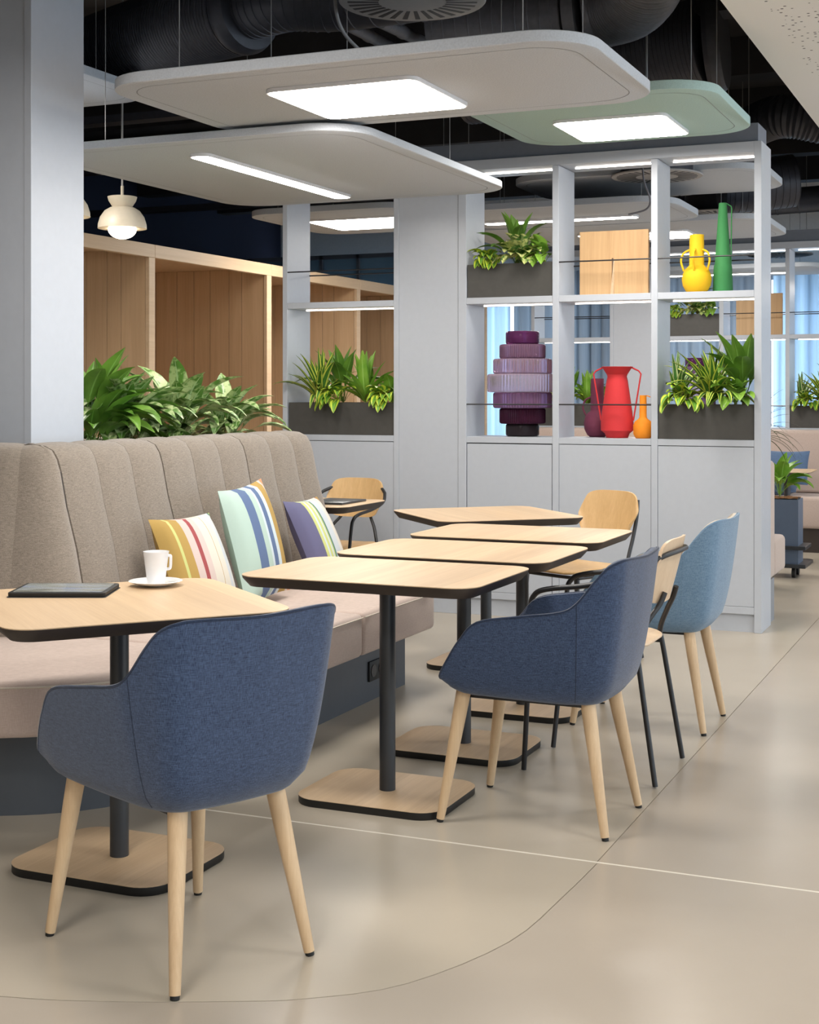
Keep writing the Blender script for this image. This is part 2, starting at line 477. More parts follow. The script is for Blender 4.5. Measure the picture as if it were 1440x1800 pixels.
# ------------------------------------------------------------------ walls, ceiling, facade
struct(MB().box(XL, XR, YN, YF, 3.9, 4.1).build('ceiling', 'ceiling_dark', smooth=0), 'dark painted concrete ceiling above the ducts')
struct(MB().box(XL - 0.2, XL, YN, YF, -0.12, 4.1).build('wall_left', 'navy_wall', smooth=0), 'dark navy wall behind the timber booths')
struct(MB().box(XL, XR, YN - 0.2, YN, -0.12, 4.1).build('wall_front', 'paint_white', smooth=0), 'plain white wall')
sof = struct(MB().box(-1.19, 4.4, YN, YF, 3.0, 3.9).build('trim_1', 'soffit_white', smooth=0), 'white dropped soffit with small scattered perforations')
# unseen lights added to the soffit over the aisle to brighten the floor
for i, yy in enumerate((-2.2, 0.6, 3.4, 6.2, 9.0, 11.8)):
    rl = thing('added_soffit_light', 'unseen square fill light added in the soffit over the aisle, %s counted from behind the camera' % ('first', 'second', 'third', 'fourth', 'fifth', 'sixth')[i], 'ceiling light', (1.0, yy, 2.985), 0, 'unseen fill lights added in the soffit over the aisle')
    MB().box(-0.32, 0.32, -0.32, 0.32, 0.0, 0.0149).build('light_frame', 'light_frame', rl, 0)
    MB().add([(-0.3, -0.3, -0.001), (0.3, -0.3, -0.001), (0.3, 0.3, -0.001), (-0.3, 0.3, -0.001)], [(3, 2, 1, 0)]).build('light_diffuser', 'lamp_white', rl, 0)
# back wall with window openings behind the curtains
wb = MB()
wb.box(XL, XR, YF, YF + 0.2, 2.75, 4.1)
wb.box(XL, XR, YF, YF + 0.2, -0.12, 0.25)
for x in (XL, -7.3, -5.0, -2.4, 0.2, 2.8, XR - 0.3): wb.box(x, x + 0.3, YF, YF + 0.2, 0.25, 2.75)
struct(wb.build('wall_back', 'paint_white', smooth=0), 'window wall behind the blue curtains')
for i, x in enumerate((-7.0, -4.7, -2.1, 0.5)):
    w = thing('window_%d' % (i + 1), 'tall daylight window behind the curtains', 'window', (x, YF, 0))
    del w['category']; w['kind'] = 'structure'
    w2 = 2.0 if i == 0 else 2.3
    m = MB().box(0, w2, 0.06, 0.12, 0.25, 0.31).box(0, w2, 0.06, 0.12, 2.69, 2.75).box(0, 0.06, 0.06, 0.12, 0.31, 2.69).box(w2 - 0.06, w2, 0.06, 0.12, 0.31, 2.69).box(w2 / 2 - 0.03, w2 / 2 + 0.03, 0.06, 0.12, 0.31, 2.69)
    m.build('window_frame', 'paint_grey', w, 0)
# glazed facade on the right, outside the frame
wr = MB()
for y in (YN, -1.5, 1.5, 4.5, 7.5, 10.5, 13.5, YF - 0.2): wr.box(XR, XR + 0.2, y, y + 0.2, -0.12, 4.1)
wr.box(XR, XR + 0.2, YN, YF, -0.12, 0.4); wr.box(XR, XR + 0.2, YN, YF, 3.0, 4.1)
struct(wr.build('wall_right', 'paint_white', smooth=0), 'facade with tall window openings')

# ------------------------------------------------------------------ tables
def table(label, loc, rz, w, d, bw=0.51, bd=0.41, base_rz=0.0, group='bistro tables along the sofa'):
    t = thing('bistro_table', label, 'table', loc, 0, group)
    top = MB()
    rr = lambda w_, d_, r_: [(x * math.cos(rz) - y * math.sin(rz), x * math.sin(rz) + y * math.cos(rz)) for x, y in rrect(w_, d_, r_, 8)]
    o = MB().loft([ring(rrect(w, d, 0.085, 8), 0.7375), ring(rrect(w, d, 0.085, 8), 0.740)]).build('tabletop', 'oak_top', t)
    o.rotation_euler = (0, 0, rz)
    e = MB().loft([ring(rrect(w - 0.09, d - 0.09, 0.05, 8), 0.703), ring(rrect(w - 0.05, d - 0.05, 0.06, 8), 0.704),
                   ring(rrect(w - 0.004, d - 0.004, 0.083, 8), 0.729), ring(rrect(w, d, 0.085, 8), 0.7372)]).build('edge_band', 'edge_brown', t)
    e.rotation_euler = (0, 0, rz)
    MB().loft([[(0.0265 * math.cos(2 * PI * k / 24), 0.0265 * math.sin(2 * PI * k / 24), z) for k in range(24)] for z in (0.024, 0.704)]).build('pole', 'dark_steel', t)
    brot = lambda o_: setattr(o_, 'rotation_euler', (0, 0, base_rz))
    b = MB().loft([ring(rrect(bw, bd, 0.085, 8), 0.0235), ring(rrect(bw, bd, 0.085, 8), 0.025)]).build('base_plate', 'oak_top', t)
    b2 = MB().loft([ring(rrect(bw - 0.004, bd - 0.004, 0.083, 8), 0.0), ring(rrect(bw, bd, 0.085, 8), 0.003), ring(rrect(bw, bd, 0.085, 8), 0.0233)]).build('base_edge', 'edge_black', t)
    brot(b); brot(b2)
    return t
table('bistro table holding the white cup and the tablet', (-2.335, 3.354, 0), R(50), 0.77, 0.77)
table('empty oak bistro table in front of the striped cushions, nearest of the row', (-1.915, 4.258, 0), 0, 0.82, 0.60)
table('second empty oak bistro table of the row, partly behind the nearest one', (-1.912, 4.945, 0), 0, 0.82, 0.60)
table('third oak bistro table of the row, its edge before the honey wood chair', (-1.925, 5.655, 0), 0, 0.82, 0.60)
table('farthest bistro table of the row, turned diagonally by the cabinet doors', (-2.395, 6.49, 0), R(43), 0.74, 0.74)
table('bistro table with a dark folder behind the end of the sofa', (-3.585, 6.80, 0), 0, 0.82, 0.58)
tag(MB().rbox(-0.11, 0.11, -0.15, 0.15, 0, 0.012, 0.003).build('folder', 'dark_steel', loc=(-3.36, 6.80, 0.740)), 'thin dark folder lying on the table behind the sofa', 'folder')

# ------------------------------------------------------------------ upholstered armchairs
ST = [((.240, .220, .438), (.250, .240, .447)), ((.231, .226, .431), (.245, .254, .464)), ((.220, .229, .423), (.213, .268, .515)), ((.200, .230, .417), (.172, .280, .573)),
      ((.165, .228, .412), (.112, .288, .632)),
      ((.02, .215, .405), (-.02, .285, .657)), ((-.12, .197, .40), (-.145, .276, .676)), ((-.165, .187, .40), (-.195, .268, .704)),
      ((-.195, .178, .40), (-.245, .256, .767)), ((-.213, .166, .40), (-.282, .242, .808)), ((-.230, .142, .40), (-.312, .212, .826)),
      ((-.238, .10, .40), (-.328, .16, .830)), ((-.244, 0, .40), (-.338, 0, .824))]
def armchair(label, loc, rz, cloth, lining, piping):
    t = thing('armchair', label, 'armchair', loc, rz, 'upholstered armchairs')
    st = ST + [((b[0], -b[1], b[2]), (c[0], -c[1], c[2])) for b, c in reversed(ST[:-1])]
    B = cat([s[0] for s in st], 5); T = cat([s[1] for s in st], 5)
    n = len(B); rows = 12
    def outer(i, h):
        b, c = B[i], T[i]; g = h ** (0.62 - 0.16 * max(0, min(1, (-c.x - 0.15) / 0.15)))
        return Vector((b.x + (c.x - b.x) * g, b.y + (c.y - b.y) * g, b.z + (c.z - b.z) * h))
    nor = []
    for i in range(n):
        d = T[min(i + 1, n - 1)] - T[max(i - 1, 0)]
        d.z = 0
        if i < 16: d = Vector((-1, 0.1, 0))
        if i >= n - 16: d = Vector((1, 0.1, 0))
        d.normalize(); nor.append(Vector((d.y, -d.x, 0)) * -1)
    for i in range(n):          # make them point inwards
        if nor[i].dot(Vector((0.1, 0, 0)) - Vector((T[i].x, T[i].y, 0))) < 0: nor[i] = -nor[i]
    m = MB(); rings = []
    cen = Vector((0, 0, 0.40))
    rings.append([B[i] + (Vector((0, 0, B[i].z)) - B[i]) * 0.16 - Vector((0, 0, 0.012)) for i in range(n)])
    rings.append([B[i] + (Vector((0, 0, B[i].z)) - B[i]) * 0.05 - Vector((0, 0, 0.009)) for i in range(n)])
    for k in range(rows + 1): rings.append([outer(i, k / rows) for i in range(n)])
    # rim roll
    rings.append([T[i] + nor[i] * 0.012 + Vector((0, 0, 0.004)) for i in range(n)])
    m.loft(rings, True, False, closed=False)
    o = len(m.v); nn = n
    # close the open front of the lowest rings
    m.build('shell', cloth, t, 60)
    ml = MB(); rr = []
    for k in range(rows + 1):
        h = 1 - k / rows * 0.98
        th = 0.024 + 0.028 * (1 - h)
        rr.append([outer(i, h) + nor[i] * th * (1 if 12 < i < n - 13 else 0.35 + 0.65 * min(i, n - 1 - i) / 12) + Vector((0, 0, 0.003 if k == 0 else 0)) for i in range(n)])
    rr.insert(0, [T[i] + nor[i] * 0.012 + Vector((0, 0, 0.004)) for i in range(n)])
    ml.loft(rr, False, False, closed=False)
    ml.build('lining', lining, t, 60)
    # front ends of the arms
    me = MB()
    for i in (0, n - 1):
        a = [outer(i, k / rows) for k in range(rows + 1)]
        b = [outer(i, k / rows) + nor[i] * 0.014 for k in range(rows + 1)]
        me.loft([a, b], False, False, closed=False)
    me.build('arm_front', cloth, t, 60)
    MB().tube([T[i] + nor[i] * 0.003 + Vector((0, 0, 0.002)) for i in range(n)], 0.0045, 6).build('piping', piping, t, 60)
    for i in (35, n - 36):
        MB().tube([outer(i, k / rows) + nor[i] * 0.0005 for k in range(rows + 1)], 0.0016, 5).build('seam', piping, t, 60)
    sc = MB().loft([ring([(x * q + 0.018, y * q * (0.98 if x > 0 else 0.98 + 0.34 * x / 0.22)) for x, y in rrect(0.44, 0.40, 0.07, 6)], z) for q, z in ((0.9, 0.392), (0.985, 0.40), (1.0, 0.43), (0.99, 0.455), (0.94, 0.472), (0.82, 0.478))])
    sc.build('seat_cushion', lining, t, 60)
    fr = MB().box(-0.18, 0.19, -0.15, -0.128, 0.378, 0.395).box(-0.18, 0.19, 0.128, 0.15, 0.378, 0.395).box(-0.18, -0.158, -0.128, 0.128, 0.378, 0.395).box(0.168, 0.19, -0.128, 0.128, 0.378, 0.395)
    fr.build('under_frame', 'black_metal', t, 0)
    for (tx, ty, bx, by) in ((.195, .172, .262, .214), (.195, -.172, .262, -.214), (-.185, .132, -.258, .186), (-.185, -.132, -.258, -.186)):
        a = Vector((tx, ty, 0.425 if tx > 0 else 0.41)); b = Vector((bx, by, 0.0)); dd = a - b
        l = MB().tube([b + dd * 0.022, b + dd * 0.35, b + dd * 0.75, a], [0.0128, 0.0165, 0.0215, 0.0235], 14).build('leg', 'oak_leg', t, 60)
        MB().tube([b, b + dd * 0.024], [0.0105, 0.011], 12).build('glide', 'rubber', l, 60)
    return t
armchair('dark blue upholstered armchair in the foreground beside the cup and tablet table', (-1.856, 2.928, 0), R(155), 'navy_cloth', 'navy_cloth', 'navy_piping')
armchair('dark blue upholstered armchair pushed up to the nearest empty table of the row', (-1.390, 4.285, 0), R(179), 'navy_cloth', 'navy_cloth', 'navy_piping')
armchair('light blue armchair with cream inside, farthest of the upholstered chairs', (-1.39, 5.685, 0), R(179.5), 'sky_cloth', 'cream_cloth', 'sky_cloth')

# ------------------------------------------------------------------ plywood chairs on black tube frames
def plychair(label, loc, rz, ply, arms=True):
    t = thing('plywood_chair', label, 'chair', loc, rz, 'plywood chairs with black tube frames')
    s = MB(); n = 28
    poly = rrect(0.40, 0.40, 0.11, 6)
    def sz(x, y, dz): return 0.452 + dz + 0.05 * y * y / 0.04 * 0.25 + (-0.10 * max(0, x - 0.10) ** 1.2) + 0.02 * max(0, -x)
    rings = []
    for q, dz in ((0.97, -0.006), (1.0, -0.002), (1.0, 0.002), (0.97, 0.006), (0.6, 0.006), (0.15, 0.006)):
        rings.append([(x * q + 0.01, y * q, sz(x * q, y * q, dz)) for x, y in poly])
    s.loft(rings).build('seat', ply, t, 60)
    # curved backrest
    bk = MB(); rows, cols = 10, 22; vs = []; fs = []
    def bp(i, j, off):
        v = i / rows; u = math.sin((j / cols * 2 - 1) * PI / 2) * 0.996
        z = 0.7125 + 0.1125 * (2 * v - 1) * (1 - abs(u) ** 4.5) ** (1 / 4.5)
        hw = 0.165 + 0.025 * math.sin(v * PI * 0.9)
        x = -0.185 - 0.055 * v - 0.035 * (1 - u * u) + off
        return (x, u * hw, z)
    for off in (0, -0.010):
        for i in range(rows + 1):
            for j in range(cols + 1): vs.append(bp(i, j, off))
    N = cols + 1; M0 = (rows + 1) * N
    for i in range(rows):
        for j in range(cols):
            a = i * N + j
            fs.append((a, a + 1, a + N + 1, a + N)); fs.append((M0 + a + N, M0 + a + N + 1, M0 + a + 1, M0 + a))
    edge = [j for j in range(N)] + [i * N + cols for i in range(1, rows + 1)] + [rows * N + j for j in range(cols - 1, -1, -1)] + [i * N for i in range(rows - 1, 0, -1)]
    for k in range(len(edge)):
        a, b = edge[k], edge[(k + 1) % len(edge)]
        fs.append((b, a, M0 + a, M0 + b))
    bk.add(vs, fs).build('backrest', ply, t, 50)
    for sd in (1, -1):
        if arms:
            pts = cat([(.238, .170 * sd, .004), (.215, .195 * sd, .30), (.200, .212 * sd, .56), (.185, .218 * sd, .622), (.135, .224 * sd, .648), (.0, .236 * sd, .668), (-.13, .235 * sd, .70), (-.205, .205 * sd, .745)], 5)
            MB().tube(pts, 0.0095, 8).build('leg', 'black_metal', t, 60)
        else:
            MB().tube([(.225, .185 * sd, .004), (.195, .165 * sd, .44)], 0.0095, 8).build('leg', 'black_metal', t, 60)
        top = [(-.196, .140 * sd, .545), (-.228, .100 * sd, .60), (-.243, .085 * sd, .64)] if arms else [(-.215, .168 * sd, .60), (-.243, .168 * sd, .70), (-.262, .160 * sd, .785)]
        pts = cat([(-.238, .207 * sd, .004), (-.175, .180 * sd, .40), (-.165, .172 * sd, .47)] + top, 5)
        MB().tube(pts, 0.0095, 8).build('leg', 'black_metal', t, 60)
    if arms:
        pts = cat([(-.205, .205, .745), (-.255, .150, .772), (-.283, .06, .782), (-.287, 0, .783), (-.283, -.06, .782), (-.255, -.150, .772), (-.205, -.205, .745)], 5)
        MB().tube(pts, 0.0095, 8).build('back_rail', 'black_metal', t, 60)
    f = MB().tube(cat([(-.168, .172, .43), (0, .175, .432), (.17, .172, .432), (.2, .14, .432), (.2, -.14, .432), (.17, -.172, .432), (0, -.175, .432), (-.168, -.172, .43)], 3), 0.0085, 8)
    f.build('seat_frame', 'black_metal', t, 60)
    return t
plychair('pale plywood chair with black tube arms between the dark and light blue armchairs', (-1.372, 4.915, 0), R(180), 'ply_pale')
plychair('honey plywood chair without arms at the diagonal table by the cabinet', (-2.035, 6.85, 0), R(245), 'ply_honey', arms=False)
plychair('honey plywood chair with black tube arms behind the end of the sofa', (-3.60, 7.29, 0), R(266), 'ply_honey')

# ------------------------------------------------------------------ sofa
sofa = thing('sofa', 'long taupe channel-back sofa with pinkish beige seat rounding the corner', 'sofa', (0, 0, 0))
SCX, SCY = -3.2, 4.15
def arcpts(r, a0, a1, n): return [(SCX + r * math.cos(R(a0 + (a1 - a0) * k / n)), SCY + r * math.sin(R(a0 + (a1 - a0) * k / n))) for k in range(n + 1)]
def bevprism(poly, z0, z1, r, seg=3):
    bm = bmesh.new()
    vs = [bm.verts.new((x, y, z0)) for x, y in poly]
    f = bm.faces.new(vs); f.normal_update()
    if f.normal.z > 0: f.normal_flip()
    g = bmesh.ops.extrude_face_region(bm, geom=[f])
    for e in g['geom']:
        if isinstance(e, bmesh.types.BMVert): e.co.z = z1
    bmesh.ops.recalc_face_normals(bm, faces=bm.faces[:])
    ed = [e for e in bm.edges if len(e.link_faces) == 2 and e.calc_face_angle() > R(40)]
    if r: bmesh.ops.bevel(bm, geom=ed, offset=r, segments=seg, affect='EDGES', profile=0.5, clamp_overlap=True)
    bm.verts.index_update()
    m = MB().add([v.co[:] for v in bm.verts], [[v.index for v in f.verts] for f in bm.faces])
    bm.free(); return m
g = 0.0015
seat_polys = [
    [(-2.39, 4.20 - g)] + arcpts(0.81, 0, -90, 14) + [(-4.4, 3.34), (-4.4, 4.20), (-3.2, 4.20 - g)],
    [(-2.39, 4.20 + g), (-2.39, 5.085 - g), (-3.25, 5.085 - g), (-3.25, 4.20 + g)],
    [(-2.39, 5.085 + g), (-2.39, 5.79)] + [(-2.47 + 0.08 * math.cos(R(a)), 5.80 + 0.08 * math.sin(R(a))) for a in (10, 35, 60)] + [(-3.25, 6.30), (-3.25, 5.085 + g)]]
for p in seat_polys: bevprism(p, 0.283, 0.455, 0.022).build('seat_cushion', 'seat_cloth', sofa, 50)
for pl in ([(-4.4, 3.338)] + list(reversed(arcpts(0.812, 0, -90, 20))) + [(-2.388, 4.19)], [(-2.388, 4.21), (-2.388, 5.075)], [(-2.388, 5.095), (-2.388, 5.74)]):
    MB().tube([(x, y, 0.438) for x, y in pl], 0.0028, 6).build('seat_piping', 'cream_cloth', sofa, 60)
bevprism([(-2.58, 4.15)] + arcpts(0.62, -5, -90, 14) + [(-4.3, 3.53), (-4.3, 4.6), (-3.5, 4.62), (-3.5, 6.2), (-3.3, 6.22), (-2.58, 5.93)], 0.0, 0.283, 0).build('plinth', 'plinth_dark', sofa, 40)
sk = MB().rbox(-2.581, -2.570, 5.530, 5.685, 0.085, 0.170, 0.002).build('power_socket', 'rubber', sofa, 30)
for yy in (5.568, 5.647):
    MB().tube([(-2.5705, yy, 0.128), (-2.567, yy, 0.128)], 0.027, 16).build('outlet', 'black_metal', sk, 30)
def channel(fb, ft, nrm, ns=9, bulge=0.02, cuts=(True, True)):
    """fb, ft: plan curves (functions of s) at the foot and near the top; nrm(s): direction to the back"""
    zs = [0.44, 0.50, 0.62, 0.75, 0.90, 1.03]
    rows = []
    for k in range(ns + 1):
        s = k / ns
        b = bulge * (1 - abs(2 * s - 1) ** 3.2)
        a, c, n = Vector((*fb(s), 0)), Vector((*ft(s), 0)), Vector((*nrm(s), 0))
        col = []
        for i, z in enumerate(zs):
            h = (z - 0.44) / 0.62
            q = a.lerp(c, min(1, h)) - n * (b + (0.012 if i in (1, 2, 3) else 0) - (0.015 if i == 0 else 0))
            q.z = z; col.append(q)
        for off, z in ((0.008, 1.075), (0.03, 1.108), (0.07, 1.125), (0.13, 1.130), (0.20, 1.115), (0.245, 1.07), (0.26, 1.0), (0.26, 0.44)):
            q = c + n * (off - b * 0.6 * (1 if off < 0.05 else 0)); q.z = z + b * (0.3 if 0.02 < off < 0.23 else 0); col.append(q)
        rows.append(col)
    m = MB(); m.loft(rows, True, True, closed=False); return m
ys = [4.352, 4.583, 4.81, 5.032, 5.27, 5.497, 5.725, 5.965, 6.20, 6.40]
for i in range(9):
    y0, y1 = ys[i], ys[i + 1]
    e0 = 0.004 if i % 3 == 0 else 0.001; e1 = 0.004 if i % 3 == 2 else 0.001
    m = channel(lambda s: (-3.165, y0 + e0 + (y1 - e1 - y0 - e0) * s), lambda s: (-3.295, y0 + e0 + (y1 - e1 - y0 - e0) * s), lambda s: (-1, 0), bulge=0.017)
    m.build('back_channel', 'taupe_cloth', sofa, 50)
cb = cat([(-3.165, 4.345, 0), (-3.115, 4.24, 0), (-3.125, 4.165, 0), (-3.20, 4.115, 0), (-3.34, 4.07, 0), (-3.55, 4.05, 0), (-3.9, 4.05, 0)], 8)
ct = cat([(-3.295, 4.345, 0), (-3.30, 4.32, 0), (-3.315, 4.30, 0), (-3.345, 4.275, 0), (-3.42, 4.25, 0), (-3.60, 4.235, 0), (-3.9, 4.235, 0)], 8)
cnorm = cat([(-1, 0, 0), (-1, .15, 0), (-.85, .5, 0), (-.7, .7, 0), (-.4, .9, 0), (-.1, 1, 0), (0, 1, 0)], 8)
def sub(path, a, b):
    def f(s):
        q = (a + (b - a) * s) * (len(path) - 1); i = min(int(q), len(path) - 2); v = path[i].lerp(path[i + 1], q - i)
        return (v.x, v.y)
    return f
def nsub(a, b):
    def f(s):
        v = Vector(sub(cnorm, a, b)(s)); v.normalize(); return (v.x, v.y)
    return f
for a, b in ((0.0, 0.64), (0.64, 1.0)):
    channel(sub(cb, a, b), sub(ct, a, b), nsub(a, b), 16, 0.016).build('back_channel', 'taupe_cloth', sofa, 50)
MB().tube(cat([(-3.289, 4.3485, 1.03), (-3.222, 4.3485, 0.7), (-3.165, 4.3485, 0.46)], 4), 0.0035, 6).build('seam', 'edge_brown', sofa, 60)

# sofa on the far side of the planting trough (only its crest shows)
s2 = thing('sofa', 'pinkish beige sofa crest behind the big leafy plants', 'sofa', (0, 0, 0))
for y0, y1 in ((5.05, 5.72), (5.72, 6.4)):
    MB().rbox(-4.34, -4.08, y0 + 0.002, y1 - 0.002, 0.44, 1.10, 0.05, 3).build('backrest', 'seat_cloth', s2, 50)
    MB().rbox(-5.0, -4.30, y0 + 0.002, y1 - 0.002, 0.283, 0.455, 0.03, 3).build('seat_cushion', 'seat_cloth', s2, 50)
MB().box(-4.9, -4.1, 5.1, 6.35, 0, 0.2835).build('plinth', 'plinth_dark', s2, 0)
MB().box(-4.3, -4.12, 5.1, 6.35, 0.28, 0.46).build('back_support', 'plinth_dark', s2, 0)

# ------------------------------------------------------------------ striped cushions
def cushion(label, mat, c, U, V, thick=0.14, flip=False, name='cushion', group='striped cushions on the sofa'):
    U = Vector(U); V = Vector(V); N = U.cross(V).normalized()
    if N.x < 0 and N.y > -0.8: pass
    n = 16; vs = []; uvs = []; fs = []
    for side in (1, -1):
        for i in range(n + 1):
            for j in range(n + 1):
                u, v = i / n * 2 - 1, j / n * 2 - 1
                pin = 1 - 0.06 * (1 - (u * v) ** 2) * max(abs(u), abs(v)) ** 4
                h = ((1 - abs(u) ** 2.6) * (1 - abs(v) ** 2.6)) ** 0.55
                wr = 1 + 0.05 * math.sin(u * 9 + v * 4) * (1 - h)
                p = U * 0.5 * u * pin + V * 0.5 * v * pin + N * side * thick / 2 * h * wr
                vs.append(p); uvs.append((min(0.999, max(0.001, i / n)), j / n))
    K = (n + 1) ** 2
    for i in range(n):
        for j in range(n):
            a = i * (n + 1) + j
            fs.append((a, a + n + 1, a + n + 2, a + 1)); fs.append((K + a + 1, K + a + n + 2, K + a + n + 1, K + a))
    m = MB().add(vs, fs)
    o = m.build(name, mat, None, 60, loc=c, uvs=uvs)
    return tag(o, label, 'cushion', group)
cushion('striped cushion in ochre, pink and cream with one burgundy stripe', 'stripe_warm', (-3.005, 4.83, 0.650), (0.05, 0.37, 0.0), (-0.21, 0.10, 0.36))
cushion('striped cushion in mint, blue and ochre, largest of the three', 'stripe_cool', (-2.965, 5.23, 0.702), (-0.02, 0.40, 0.03), (-0.22, 0.14, 0.46))
cushion('striped cushion in violet, lime and white nearest the sofa end', 'stripe_mixed', (-2.985, 5.85, 0.645), (0.0, 0.34, 0.0), (-0.22, 0.08, 0.37), 0.13)

# ------------------------------------------------------------------ cup, saucer, tablet
cc = (-2.412, 3.652, 0.740)
tag(MB().lathe([(0.026, 0), (0.034, 0.002), (0.058, 0.007), (0.078, 0.015), (0.081, 0.0165), (0.079, 0.0175), (0.055, 0.0105), (0.034, 0.006), (0.0, 0.006)], 40).build('saucer', 'porcelain', None, 50, loc=cc), 'round white saucer under the coffee cup', 'saucer')
cup = thing('coffee_cup', 'white straight-sided coffee cup standing on the saucer', 'cup', (cc[0] + 0.002, cc[1], cc[2] + 0.0064), R(23))
MB().lathe([(0.024, 0), (0.027, 0.002), (0.030, 0.03), (0.0385, 0.096), (0.0390, 0.0985), (0.0368, 0.0985), (0.0355, 0.092), (0.027, 0.02), (0.0, 0.012)], 40).build('body', 'porcelain', cup, 50)
hd = MB().tube(cat([(0.034, 0, 0.086), (0.042, 0, 0.085), (0.0445, 0, 0.081), (0.0435, 0, 0.052), (0.039, 0, 0.046), (0.030, 0, 0.045)], 4), 0.0045, 8)
hd.build('handle', 'porcelain', cup, 60)
tb = thing('tablet', 'black tablet in a case lying on the nearest table', 'tablet', (-2.575, 3.425, 0.740), R(23))
MB().loft([ring(rrect(0.285, 0.215, 0.012, 4), 0.0), ring(rrect(0.285, 0.215, 0.012, 4), 0.002)]).build('cover_flap', 'dark_steel', tb, 40)
MB().loft([ring(rrect(0.276, 0.205, 0.012, 4), 0.0021), ring(rrect(0.28, 0.208, 0.014, 4), 0.005), ring(rrect(0.28, 0.208, 0.014, 4), 0.013), ring(rrect(0.274, 0.202, 0.012, 4), 0.0145)]).build('case', 'rubber', tb, 40)
MB().loft([ring(rrect(0.256, 0.182, 0.006, 3), 0.0146), ring(rrect(0.256, 0.182, 0.006, 3), 0.0151)]).build('screen', 'screen', tb, 30)
MB().tube([(-0.09, 0.105, 0.010), (0.07, 0.105, 0.010)], 0.004, 8).build('stylus', 'porcelain', tb, 40)

# ------------------------------------------------------------------ shelving divider
DEP = 0.315
def divider(label, y0, dz=0.0):
    t = thing('shelving_divider', label, 'shelving', (0, y0, 0), 0, 'pale grey shelving dividers')
    posts = [(-4.303, -4.270), (-3.535, -3.501), (-3.112, -3.060), (-2.523, -2.484), (-1.939, -1.902), (-1.363, -1.323)]
    zt = 2.71 + dz
    for a, b in posts:
        MB().rbox(a, b, 0, DEP, 0, zt - (0.0 if b > -1.4 or a < -4.2 else 0.062), 0.0015, 1).build('post', 'paint_grey', t, 30)
    MB().rbox(-4.27, -1.363, 0.001, DEP - 0.001, zt - 0.06, zt, 0.0015, 1).build('header', 'paint_grey', t, 30)
    MB().rbox(-4.30, -1.345, 0.025, DEP - 0.02, zt + 0.0005, zt + 0.105, 0.0015, 1).build('fascia', 'slate_paint_and_shade', t, 30)  # shadow on the fascia is put into its dark slate colour
    MB().rbox(-3.5005, -3.1125, 0.004, DEP - 0.004, 0.0, zt - 0.061, 0.0015, 1).build('solid_panel', 'paint_grey', t, 30)
    bays = [(-4.270, -3.535), (-3.060, -2.523), (-2.484, -1.939), (-1.902, -1.363)]
    for i, (a, b) in enumerate(bays):
        for z0, z1 in ((1.852, 1.890), (1.026, 1.062)):
            MB().rbox(a + .0003, b - .0003, 0.001, DEP - 0.001, z0 + dz, z1 + dz, 0.0015, 1).build('shelf', 'paint_grey', t, 30)
        gp = 0.004 if i == 1 else 0.0015
        for yy in (0.003, DEP - 0.021):
            MB().rbox(a + gp, b - gp, yy, yy + 0.018, 0.142 + dz, 1.024 + dz - gp, 0.0015, 1).build('cabinet_door', 'paint_grey', t, 30)
            MB().rbox(a + .0005, b - .0005, yy, yy + 0.018, 0.100 + dz, 0.1405 + dz, 0.0015, 1).build('bottom_rail', 'paint_grey', t, 30)
        MB().box(a + .0005, b - .0005, 0.024, DEP - 0.024, 0.100 + dz, 1.024 + dz).build('cabinet_core', 'edge_black', t, 0)
        MB().box(a + .0005, b - .0005, 0.022, DEP - 0.022, 0.0, 0.0995 + dz).build('plinth', 'paint_grey', t, 0)
        # LED strips under header and middle shelf
        for z in (zt - 0.062, 1.850 + dz):
            if i == 0 and z > 2.2: continue
            MB().box(a + 0.055, b - 0.01, 0.152, 0.161, z - 0.004, z).build('led_strip', 'led_white', t, 0)
        # thin rails
        for lev, on in ((1.255, i in (1, 2)), (2.084, i in (0, 2, 3))):
            if not on: continue
            for yy in ((0.006, DEP - 0.010) if not (i == 1) else (0.006,)):
                MB().tube([(a, yy, lev + dz), (b, yy, lev + dz)], 0.0042, 8).build('rail', 'black_metal', t, 40)
    return t
D1Y = 7.951; D2Y = 12.90; DZ2 = -0.05
divider('pale grey shelving divider with lit bays standing behind the row of tables', D1Y)
divider('farther pale grey shelving divider standing before the blue curtains', D2Y, DZ2)

# ------------------------------------------------------------------ things kept on both dividers
def setloc(o, dx, dy, dzz): o.location = (o.location.x + dx, o.location.y + dy, o.location.z + dzz)
TWIN = []      # (object, label on the far divider, category)
def planter(label, x0, x1, z, h, far):
    t = thing('planter', label, 'planter', ((x0 + x1) / 2, D1Y + DEP / 2, z), 0, 'dark metal trough planters')
    w = x1 - x0; d = DEP - 0.02
    m = MB()
    m.box(-w / 2, w / 2, -d / 2, -d / 2 + 0.006, 0, h).box(-w / 2, w / 2, d / 2 - 0.006, d / 2, 0, h)
    m.box(-w / 2, -w / 2 + 0.006, -d / 2 + 0.006, d / 2 - 0.006, 0, h).box(w / 2 - 0.006, w / 2, -d / 2 + 0.006, d / 2 - 0.006, 0, h)
    m.box(-w / 2 + 0.006, w / 2 - 0.006, -d / 2 + 0.006, d / 2 - 0.006, 0, 0.01)
    m.build('trough', 'planter_metal', t, 0)
    mulch(t, w - 0.014, d - 0.014, h - 0.012)
    TWIN.append((t, far)); return t
